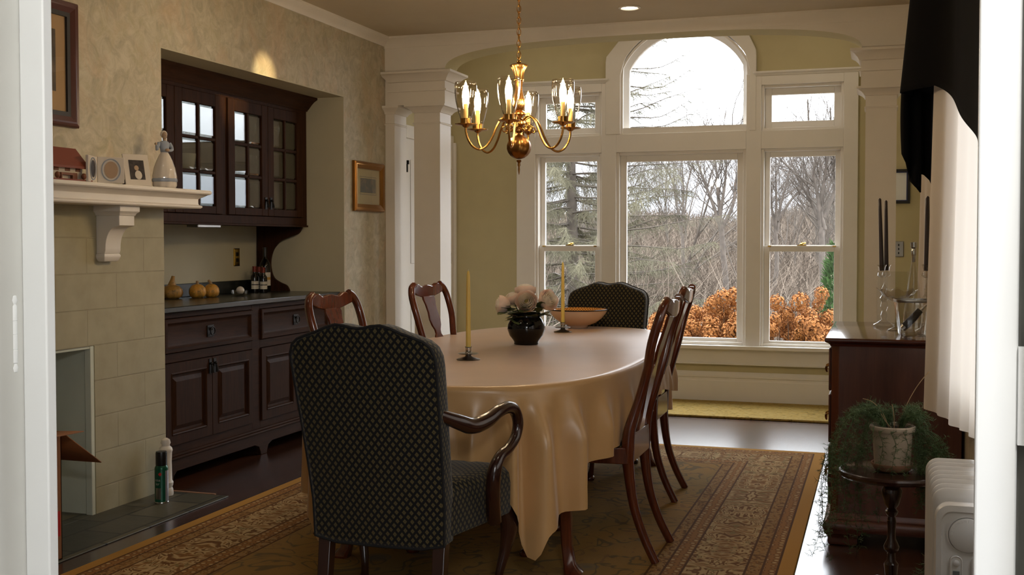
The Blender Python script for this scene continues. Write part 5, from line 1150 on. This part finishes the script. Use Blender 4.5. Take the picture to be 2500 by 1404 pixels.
for za, zb in ((.64,.82), (.42,.625), (.16,.405)):
    m = MB(); m.box(xa-.012, xa, ya+.05, yb-.05, za, zb, M); d = m.build('drawer', W, sb, bevel=.005)
    for yy in (ya+.2, yb-.2):
        m = MB(); zm = (za+zb)/2; m.prism([(yy-.05,zm), (yy-.03,zm+.03), (yy,zm+.022), (yy+.03,zm+.03), (yy+.05,zm), (yy+.03,zm-.025), (yy,zm-.035), (yy-.03,zm-.025)], 'x', xa-.0145, xa-.012, M)
        m.tube(spline([(xa-.014, yy-.035, zm+.005), (xa-.028, yy-.035, zm-.002), (xa-.026, yy-.02, zm-.022), (xa-.025, yy+.02, zm-.022), (xa-.028, yy+.035, zm-.002), (xa-.014, yy+.035, zm+.005)], 4), .004, 7, M=M); m.build('bail_pull', MAT['old_brass'], d)
# glass and candles on the sideboard
ZS = .8705; G = MAT['clear_glass']
def candelabra(px, y, lab, cands, k):
    c = pt(px, 800, 1, y); t = thing('candelabra', lab, 'candelabra', (c.x, y, ZS), R(90-35*k), 'crystal candelabra on the sideboard'); hz_ = lambda py: pt(px, py, 1, y).z-ZS
    m = MB(); m.lathe([(.001,0), (.045,0), (.05,.006), (.03,.016), (.012,.03), (.016,.05), (.01,.07), (.018,.09), (.012,hz_(735)), (.02,hz_(728)), (.006,hz_(715)), (.012,hz_(705)), (.001,hz_(690))], 12); m.build('base', G, t, ang=20)
    for s, (pxc, top, tilt) in zip((-1, 1), cands):
        q = pt(pxc, 655, 1, y); off = (q.x-c.x, s*.035 if k else s*.03); mm = Matrix.Rotation(-R(90-35*k), 4, 'Z'); o2 = mm @ Vector((off[0], off[1], 0)); hc = hz_(662)
        m = MB(); m.tube(spline([(0,0,hz_(725)), (o2.x*.6,o2.y*.6,hz_(735)), (o2.x,o2.y,hz_(715)), (o2.x,o2.y,hc)], 5), .006, 8); m.lathe([(.006,hc-.03), (.02,hc-.02), (.017,hc-.006), (.013,hc+.0), (.016,hc+.018), (.022,hc+.03), (.02,hc+.03), (.013,hc+.018), (.0115,hc+.002), (.001,hc)], 12, c=(o2.x,o2.y,0)); m.build('arm', G, t, ang=20)
        zt_ = pt(pxc, top, 1, y+off[1]).z; zb_ = ZS+hc+.003
        cd = thing('candle', tilt[1], 'candle', (q.x, y+off[1], zb_), 0, 'dark taper candles on the sideboard'); L_ = zt_-zb_; m = MB(); n_ = 8; dx = tilt[0]
        m.tube([(dx*i/n_, 0, L_*i/n_) for i in range(n_+1)]+[(dx*1.005,0,L_+.006)], [.0108-.004*i/n_ for i in range(n_)]+[.0065,.002], 12); m.build('taper', MAT['dark_wax'], cd)
candelabra(2158, 5.62, 'two armed crystal candelabra behind the ice bucket, left one', [(2153,487,(-.012,'dark taper candle leaning left, leftmost on the sideboard')), (2164,492,(-.004,'dark taper candle, right of the leaning one on the left candelabra'))], 0)
candelabra(2262, 5.3, 'two armed crystal candelabra half hidden by the curtain, right one', [(2261,485,(.0,'dark taper candle on the right candelabra, left of the pair')), (2266,482,(-.003,'dark taper candle on the right candelabra, nearest the curtain'))], 1)
y = 5.42; c = pt(2229, 803, 1, y); hz_ = lambda py: pt(2229, py, 1, y).z-ZS
t = thing('decanter', 'tall slim clear decanter with silver stopper on the sideboard', 'decanter', (c.x, y, ZS)); m = MB(); m.lathe([(.001,0), (.04,0), (.044,.01), (.04,hz_(760)), (.03,hz_(720)), (.018,hz_(670)), (.01,hz_(640)), (.009,hz_(625)), (.011,hz_(622)), (.007,hz_(625)), (.007,hz_(640)), (.026,hz_(720)), (.036,hz_(760)), (.036,.02), (.001,.015)], 20); m.build('bottle', G, t, ang=50)
m = MB(); m.lathe([(.006,hz_(640)), (.008,hz_(627)), (.01,hz_(622)), (.012,hz_(612)), (.008,hz_(607)), (.014,hz_(604)), (.0155,hz_(592)), (.001,hz_(590))], 18); m.build('stopper', MAT['silver'], t, ang=40)
def sqr(h, z, r=.2):
    n = 20; return [(math.copysign(abs(math.cos(2*PI*(k+.5)/n))**.35, math.cos(2*PI*(k+.5)/n))*h, math.copysign(abs(math.sin(2*PI*(k+.5)/n))**.35, math.sin(2*PI*(k+.5)/n))*h, z) for k in range(n)]
y = 5.12; c = pt(2228, 806, 1, y); t = thing('ice_bucket', 'square tapered glass ice bucket on the sideboard', 'ice bucket', (c.x, y, ZS), R(8)); m = MB(); m.loft([sqr(.052,.0), sqr(.055,.004), sqr(.073,.148), sqr(.07,.148), sqr(.053,.012), sqr(.01,.01)]); m.build('bucket', G, t, ang=40)
m = MB(); m.loft([sqr(.0735,.14), sqr(.0755,.145), sqr(.0755,.152), sqr(.071,.152), sqr(.071,.146)], cap=False); m.build('rim', MAT['pewter'], t, ang=40)
t = thing('ice_tongs', 'dark metal tongs lying inside the glass ice bucket', 'tongs', (c.x-.03, y-.012, ZS+.03)); m = MB(); m.tube([(-.004,0,.004), (.03,.006,.04), (.06,.012,.075)], [.016,.017,.014], 14); m.build('handle', MAT['iron'], t); m = MB(); m.tube([(-.013,-.002,-.006), (-.003,0,.005)], [.013,.0165], 14); m.tube([(.06,.012,.075), (.085,.016,.1)], [.008,.006], 10); m.build('tip', MAT['silver'], t)
y = 5.52; c = pt(2178, 795, 1, y); t = thing('glass_vase', 'tall rectangular clear glass vase on the sideboard left of the ice bucket', 'vase', (c.x, y, ZS)); h = pt(2178, 663, 1, y).z-ZS; w = .07
m = MB(); m.loft([[(-w+i,-.05+i,z), (w-i,-.05+i,z), (w-i,.05-i,z), (-w+i,.05-i,z)] for i, z in ((0,.0), (0,h), (.004,h), (.004,.014))]); m.build('vase', G, t, bevel=.002) if False else None
o = m.build('glass_vase_body', MAT['thin_glass'], t, bevel=.002); o.name = 'body'
y = 5.25; c = pt(2203, 795, 1, y); t = thing('glass_compote', 'small footed crystal dish with scalloped rim behind the ice bucket', 'dish', (c.x-.02, y+.12, ZS)); m = MB(); n = 32
def sc_(r, z, a=.0): return [(r*(1+a*math.cos(8*2*PI*k/n))*math.cos(2*PI*k/n), r*(1+a*math.cos(8*2*PI*k/n))*math.sin(2*PI*k/n), z+a*.1*math.cos(8*2*PI*k/n)) for k in range(n)]
m.loft([sc_(.04,0), sc_(.042,.004), sc_(.012,.014), (sc_(.008,.06)), sc_(.011,.075), sc_(.009,.12), sc_(.03,.135,.02), sc_(.07,.16,.06), sc_(.085,.182,.08), sc_(.082,.182,.08), sc_(.06,.158,.05), sc_(.02,.142)]); m.build('dish', G, t, ang=30)
# ------------------------------------------------------------------ plant on its stand
px_, py_ = pt(2178, 1145, 1, 3.75).x, 3.75; zt_ = .548
ps = thing('plant_stand', 'dark round pedestal table under the potted fern', 'plant stand', (px_, py_, 0)); W = MAT['dark_mahogany']
m = MB(); n = 48; m.lathe([(.001,zt_-.022), (.155,zt_-.022), (.163,zt_-.016), (.166,zt_-.008), (.163,zt_-.002), (.156,zt_), (.15,zt_-.003), (.001,zt_-.003)], 48); m.build('tabletop', W, ps, ang=30)
m = MB(); m.lathe([(.012,.12), (.02,.125), (.024,.14), (.016,.15), (.014,.16), (.018,.2), (.02,.23), (.022,.25), (.013,.262), (.012,.285), (.022,.295), (.024,.305), (.02,.315), (.013,.33), (.012,.36), (.014,.385), (.011,.4), (.018,.41), (.02,.418), (.013,.426), (.022,.44), (.03,.47), (.031,.485), (.022,.505), (.014,.512), (.03,.52), (.03,.527), (.001,.527)], 24); m.build('pedestal', W, ps, ang=35)
for k in range(3):
    a = R(-90+15)+k*2*PI/3; M = Matrix.Rotation(a, 4, 'Z'); m = MB(); q = spline([(.012,0,.19), (.05,0,.185), (.09,0,.13), (.13,0,.06), (.17,0,.02), (.195,0,.018)], 5); m.tube(q, [.019-.009*i/len(q) for i in range(len(q))], 8, flat=.75, M=M); m.lathe([(.014,.001), (.018,.008), (.014,.02), (.004,.026)], 10, (.195,0,0), M=M); m.build('leg', W, ps, ang=60)
pf = thing('potted_fern', 'pale clay pot with trailing asparagus fern on the pedestal table', 'potted plant', (px_, py_, zt_))
m = MB(); m.lathe([(.001,.012), (.05,.012), (.054,.016), (.0585,.08), (.06,.125), (.068,.126), (.0705,.132), (.0695,.14), (.066,.143), (.058,.141), (.055,.128), (.001,.125)], 40); m.build('pot', MAT['terracotta'], pf, ang=40)
m = MB(); m.lathe([(.001,.0), (.05,.0), (.055,.004), (.064,.02), (.0645,.024), (.0605,.024), (.053,.01), (.001,.008)], 40); m.build('saucer', MAT['terracotta_red'], pf, ang=40)
m = MB(); m.grid(lambda u, v: (.056*v*math.cos(2*PI*u), .056*v*math.sin(2*PI*u), .131+.004*math.sin(17*u+9*v)), 24, 5, cu=True); m.build('soil', MAT['soil'], pf, ang=180)
m = MB(); st = MB(); rnd = random.Random(31)
def frond(pts, dens, nl, th=.0009):
    sp = spline(pts, 7); st.tube(sp, [th*(1.2-.6*i/len(sp)) for i in range(len(sp))], 4, cap=False)
    for i in range(len(sp)-1):
        a, b = Vector(sp[i]), Vector(sp[i+1]); f = i/len(sp)
        if f < .22: continue
        for q in range(dens):
            p = a.lerp(b, rnd.random()); d = Vector((rnd.gauss(0,1), rnd.gauss(0,1), rnd.gauss(.1,.7))).normalized()*rnd.uniform(.5,1)*nl; e = p+d
            st.tube([p, e], .0005, 3, cap=False)
            for r_ in range(5):
                c = p.lerp(e, .2+.2*r_); dd = (d.normalized()*.6+Vector((rnd.gauss(0,.7), rnd.gauss(0,.7), rnd.gauss(0,.7)))).normalized()*rnd.uniform(.009,.017); w = dd.orthogonal().normalized()*.0009
                m.add([c-w, c+w, c+dd], [(0,1,2)])
for k in range(46):
    an = rnd.uniform(PI*.5, PI*1.2) if k < 28 else rnd.uniform(-.55, .9); out = rnd.uniform(.09,.24) if k < 28 else rnd.uniform(.075,.13); dp = rnd.uniform(.06,.42) if k < 28 else rnd.uniform(.05,.25); up = rnd.uniform(.02,.06)
    c, s = math.cos(an), math.sin(an); 
    frond([(.03*c,.03*s,.13), (.05*c,.05*s,.14+up), (out*.75*c+.01,out*.75*s,.14+up*.7), (out*c,out*s,.1-dp*.3), (out*1.08*c+rnd.gauss(0,.015),out*1.08*s,.1-dp*.7), (out*1.06*c+rnd.gauss(0,.03),out*1.06*s,.1-dp)], 2, rnd.uniform(.022,.036))
for k in range(9):
    an = rnd.uniform(0,6.28); frond([(.02*math.cos(an),.02*math.sin(an),.13), (.035*math.cos(an),.035*math.sin(an),.16), (.06*math.cos(an),.06*math.sin(an),.165+rnd.uniform(0,.03))], 4, .018)
for k in range(4):
    a0 = R(-125+31*k); frond([(.05*math.cos(a0),.05*math.sin(a0),.145), (.071*math.cos(a0),.071*math.sin(a0),.13), (.072*math.cos(a0+.2),.072*math.sin(a0+.2),.09), (.072*math.cos(a0+.1),.072*math.sin(a0+.1),.04), (.08*math.cos(a0),.08*math.sin(a0),-.01)], 1, .02)
for k in range(10):
    frond([(.05,-.01,.14), (.09+.006*k,-.03+.01*math.sin(k),.11), (.14+.004*k,-.06,-.03), (.13+.005*k,-.1,-.2), (.07+.012*k,-.12,-.3-.015*k)], 3, .026)
m.build('needles', MAT['fern_green'], pf, ang=180, fix=False); st.build('stems', MAT['fern_green'], pf, ang=180)
m = MB()
for pts in ([(-.01,0,.13), (-.03,-.01,.18), (-.06,-.02,.215), (-.09,-.02,.225)], [(.015,.01,.13), (.04,.03,.2), (.075,.05,.265), (.11,.06,.31)], [(.005,0,.13), (.004,.01,.17), (-.002,.02,.205)], [(0,-.01,.13), (-.02,-.02,.155), (-.035,-.02,.18)]): m.tube(spline(pts, 5), .0012, 5)
m.build('dry_stems', MAT['dry_stem'], pf, ang=180)
# ------------------------------------------------------------------ oil filled heater
hx = .203; ht = thing('oil_heater', 'white oil filled electric heater with stacked fins by the doorway', 'heater', (hx, 3.1, 0)); H = MAT['heater_white']
def rrect(w, z0, z1, r, y, n=6):
    out = []
    for cx_, cz_, a0 in ((w-r,z1-r,0), (-w+r,z1-r,PI/2), (-w+r,z0+r,PI), (w-r,z0+r,1.5*PI)): out += [(cx_+r*math.cos(a0+PI/2*k/n), y, cz_+r*math.sin(a0+PI/2*k/n)) for k in range(n+1)]
    return out
for k in range(8):
    yc = -.12+.058*k; m = MB(); m.loft([rrect(.062, .13, .64, .025, yc-.015), rrect(.07, .12, .652, .03, yc-.008), rrect(.076, .11, .659, .034, yc-.004), rrect(.077, .109, .66, .034, yc), rrect(.076, .11, .659, .034, yc+.004), rrect(.07, .12, .652, .03, yc+.008), rrect(.062, .13, .64, .025, yc+.015)]); m.build('fin', H, ht, ang=60)
m = MB(); m.tube([(0,-.13,.2), (0,.31,.2)], .04, 16); m.tube([(0,-.13,.585), (0,.31,.585)], .038, 16); m.build('header_pipe', H, ht)
m = MB(); m.loft([rrect(.066,.1,.63,.03,-.15), rrect(.072,.095,.636,.034,-.165), rrect(.073,.095,.637,.034,-.19), rrect(.07,.098,.634,.032,-.2), rrect(.058,.11,.62,.024,-.203), rrect(.055,.114,.616,.022,-.199)]); cp = m.build('control_panel', H, ht, ang=40)
def disc(m, r, y0, y1, cx_, cz_, n=40): m.loft([[(cx_+q*math.cos(2*PI*k/n), y, cz_+q*math.sin(2*PI*k/n)) for k in range(n)] for q, y in ((r,y0), (r,y1+.001), (r-.0015,y1))])
m = MB(); disc(m, .041, -.198, -.207, 0, .565); m.loft([[(r*math.cos(2*PI*k/40), y, .565+r*math.sin(2*PI*k/40)) for k in range(40)] for r, y in ((.046,-.199), (.047,-.2025), (.043,-.2025), (.042,-.2))], cap=False); dial = m.build('dial', H, cp, ang=40)
for k, ch_ in enumerate('DELONGHI'):
    a = R(176-13*k); text_mesh(ch_, .0085, 'embossed_letter', H, dial, Matrix.Translation((.0345*math.cos(a), -.2072, .565+.0345*math.sin(a))) @ Matrix.Rotation(-(a-PI/2), 4, 'Y') @ Matrix.Rotation(PI/2, 4, 'X'), .0005)
for sx in (-1, 1):
    m = MB(); cxx = sx*.024
    def pill(w, z0, z1, y): return [(cxx+px2, y, pz2) for px2, y_, pz2 in rrect(w, z0, z1, w*.98, 0, 8)]
    m.loft([pill(.0145,.44,.515,-.198), pill(.0145,.44,.515,-.206), pill(.0125,.442,.513,-.2075), pill(.0105,.444,.511,-.2055)]); b = m.build('switch_housing', H, cp, ang=40)
    m = MB(); disc(m, .0075, -.205, -.2105, cxx, .497, 20); m.build('knob', H, b); m = MB(); m.box(cxx-.0075, cxx+.0075, -.208, -.2055, .462, .478); m.build('button', MAT['heater_dark'], b, bevel=.001)
for yy in (-.1, .26):
    m = MB(); m.tube([(-.1,yy,.085), (.1,yy,.085)], .008, 8); m.tube([(0,yy,.085), (0,yy,.14)], .012, 8)
    for s in (-1, 1): m.tube([(s*.1,yy,.085), (s*.1,yy,.03)], .007, 8); m.tube([(s*.1-.012,yy,.026), (s*.1+.012,yy,.026)], .026, 14)
    m.build('foot', MAT['heater_dark'], ht)
# ------------------------------------------------------------------ curtains at the right hand window
def curtain(name, lab, path, zt2, zb2, mat, amp, freq, solid=.0015, nu=160, nv=24, cat='curtain', flare=0.):
    P_ = spline([(a, b, 0.) for a, b in path], 24); Ls = [0]
    for a, b in zip(P_, P_[1:]): Ls.append(Ls[-1]+math.dist(a, b))
    def fn(u, v):
        t = u*Ls[-1]; i = min(len(P_)-2, max(k for k in range(len(P_)) if Ls[k] <= t+1e-9)); f = (t-Ls[i])/(Ls[i+1]-Ls[i]+1e-9)
        a, b = Vector(P_[i]), Vector(P_[i+1]); p = a.lerp(b, f); d = (b-a).normalized(); n_ = Vector((d.y, -d.x, 0)); w = amp*math.sin(t*freq)+amp*.5*math.sin(t*freq*.43+1.)
        zb_ = zb2(u) if callable(zb2) else zb2; zt_ = zt2(u) if callable(zt2) else zt2
        p = p+n_*(w*(.5+.5*v))+Vector(((flare(u) if callable(flare) else flare)*(1-v), 0, 0)); return (p.x, p.y, zt_+(zb_-zt_)*v)
    m = MB(); m.grid(fn, nu, nv); o = m.build(name, mat, ang=180, solid=solid); return tag(o, lab, cat)
curtain('sheer_curtain', 'white sheer curtain panel at right, hanging beside the heater', [(.168,4.66), (.19,4.5), (.225,4.25), (.25,4.0), (.268,3.6), (.275,3.0), (.285,2.5)], 2.5, lambda u: .625+.02*min(1, u*6)+.14*max(0, u-.25)-.02*math.sin(u*9)*.3, MAT['sheer_curtain'], .008, 27., solid=0, flare=.035)
curtain('sheer_curtain', 'narrow far sheer curtain panel behind the dark candles', [(.188,6.25), (.21,6.15), (.25,6.05), (.29,6.0)], 2.45, .95, MAT['sheer_curtain'], .006, 70., solid=0, nu=50, flare=.02)
def hem(u):   # swag hem, lowest in the middle of the window
    return 1.84-.0*u if u < .2 else 1.84-.34*math.sin(min(1, (u-.2)/.75)*PI*.62)
sw = curtain('swag_valance', 'black velvet swag valance draped over the top of the white sheers', [(.30,4.8), (.18,4.74), (.083,4.64), (.10,4.56), (.2,4.38), (.243,4.1), (.255,3.6), (.26,3.0), (.27,2.4)], 2.56, hem, MAT['velvet'], .008, 8., solid=.008, flare=lambda u: .01+.085*max(0, 1-u*3.2))
m = MB(); tp = [(2209,205,370), (2206,210,371), (2203,215,376), (2213,215,397), (2218,220,420), (2222,220,441), (2234,225,456), (2247,225,470), (2248,225,425), (2258,230,428), (2270,230,440), (2278,232,455), (2284,235,470), (2289,238,350), (2300,238,242)]
rows = []
for v in range(13):
    row = []
    for i, (px, pa, pb) in enumerate(tp):
        yy = 4.70+.03*math.sin(i*1.7); q = v/12; p = pt(px+(6*math.sin(q*PI)*-.4 if i < 3 else 0), pa+(pb-pa)*q, 1, yy); row.append((p.x, p.y, p.z))
    rows.append(row)
m.loft(rows, cap=False, closed=False); tag(m.build('valance_tail', MAT['velvet'], ang=180, solid=.008), 'black velvet pleated tail hanging at the far side of the swag', 'curtain')
m = MB(); m.tube([(.29, 4.85, 2.55), (.29, 2.2, 2.55)], .012, 10); tag(m.build('curtain_rod', MAT['iron']), 'dark curtain rod behind the top of the velvet swag', 'rod')
# ------------------------------------------------------------------ light
w = bpy.data.worlds.new('overcast_sky'); S.world = w; w.use_nodes = True; nt = w.node_tree; bg = nt.nodes['Background']
tc_ = nt.nodes.new('ShaderNodeTexCoord'); sp_ = nt.nodes.new('ShaderNodeSeparateXYZ'); nt.links.new(tc_.outputs['Generated'], sp_.inputs[0])
rp = nt.nodes.new('ShaderNodeValToRGB'); nt.links.new(sp_.outputs[2], rp.inputs[0]); e = rp.color_ramp.elements
e[0].position = 0.; e[0].color = (.16,.15,.14,1); e[1].position = .006; e[1].color = (.19,.205,.235,1)
for p_, c_ in ((.05, (.22,.235,.26,1)), (.12, (.5,.52,.55,1)), (.5, (.9,.95,1.,1))):
    x_ = e.new(p_); x_.color = c_
nt.links.new(rp.outputs[0], bg.inputs[0]); bg.inputs[1].default_value = SKY
def area(name, loc, rot, sx, sy, power, col=(1,1,1), portal=False, spread=180):
    l = bpy.data.lights.new(name, 'AREA'); l.shape = 'RECTANGLE'; l.size = sx; l.size_y = sy; l.energy = power; l.color = col; l.spread = R(spread)
    o = bpy.data.objects.new(name, l); COL.objects.link(o); o.location = loc; o.rotation_euler = rot
    if portal: l.cycles.is_portal = True
    return o
area('bay_portal', (-1.5, 9.14, 1.7), (R(-90), 0, 0), 2.6, 2.9, 10, portal=True)
area('side_portal', (XR+.16, 3.32, 1.55), (0, R(90), 0), 1.6, 2.05, 10, portal=True)
pl = bpy.data.lights.new('near_room_fill', 'POINT'); pl.energy = NEAR; pl.color = (1.,.96,.91); pl.shadow_soft_size = .12; po = bpy.data.objects.new('near_room_fill', pl); COL.objects.link(po); po.location = (.3, .1, 2.0)  # unseen fill light added near the viewer to brighten doorway and dining room
for k, (x, y, z_) in enumerate(((-2.6,8.25,3.14), (-1.5,8.2,3.14), (-.4,8.25,3.14), (-2.6,3.3,2.75), (-.7,3.2,2.75), (-2.75,5.0,2.75), (-.6,6.2,2.75))):
    l = area('ceiling_fill', (x, y, z_), (0,0,0), .11, .11, FILL if z_ < 3 else BAY, (1.,.86,.66)); l.data.shape = 'DISK'  # unseen discs without fixtures, added to brighten the dining room and bay
area('near_room_portal', (1.075, -1.12, 1.55), (R(90), 0, 0), 1.25, 1.7, 10, portal=True)
sl = bpy.data.lights.new('wall_spot', 'SPOT'); sl.energy = 120; sl.color = (1,.76,.38); sl.spot_size = R(15); sl.spot_blend = .9; sl.shadow_soft_size = .02
so = bpy.data.objects.new('wall_spot', sl); COL.objects.link(so); so.location = (-2.35, 5.75, 2.74); so.rotation_euler = (Vector((-3.46, 5.92, 2.24))-Vector(so.location)).to_track_quat('-Z', 'Y').to_euler()
S.view_settings.view_transform = 'Standard'; S.view_settings.look = 'None'; S.view_settings.gamma = 1.; S.view_settings.exposure = EXPO; S.view_settings.use_curve_mapping = False
c_ = S.cycles; c_.max_bounces = 8; c_.diffuse_bounces = 4; c_.glossy_bounces = 3; c_.transmission_bounces = 6; c_.transparent_max_bounces = 24; c_.sample_clamp_indirect = 6.; c_.caustics_reflective = False; c_.caustics_refractive = False; c_.use_denoising = True; c_.use_adaptive_sampling = True; c_.adaptive_threshold = .02
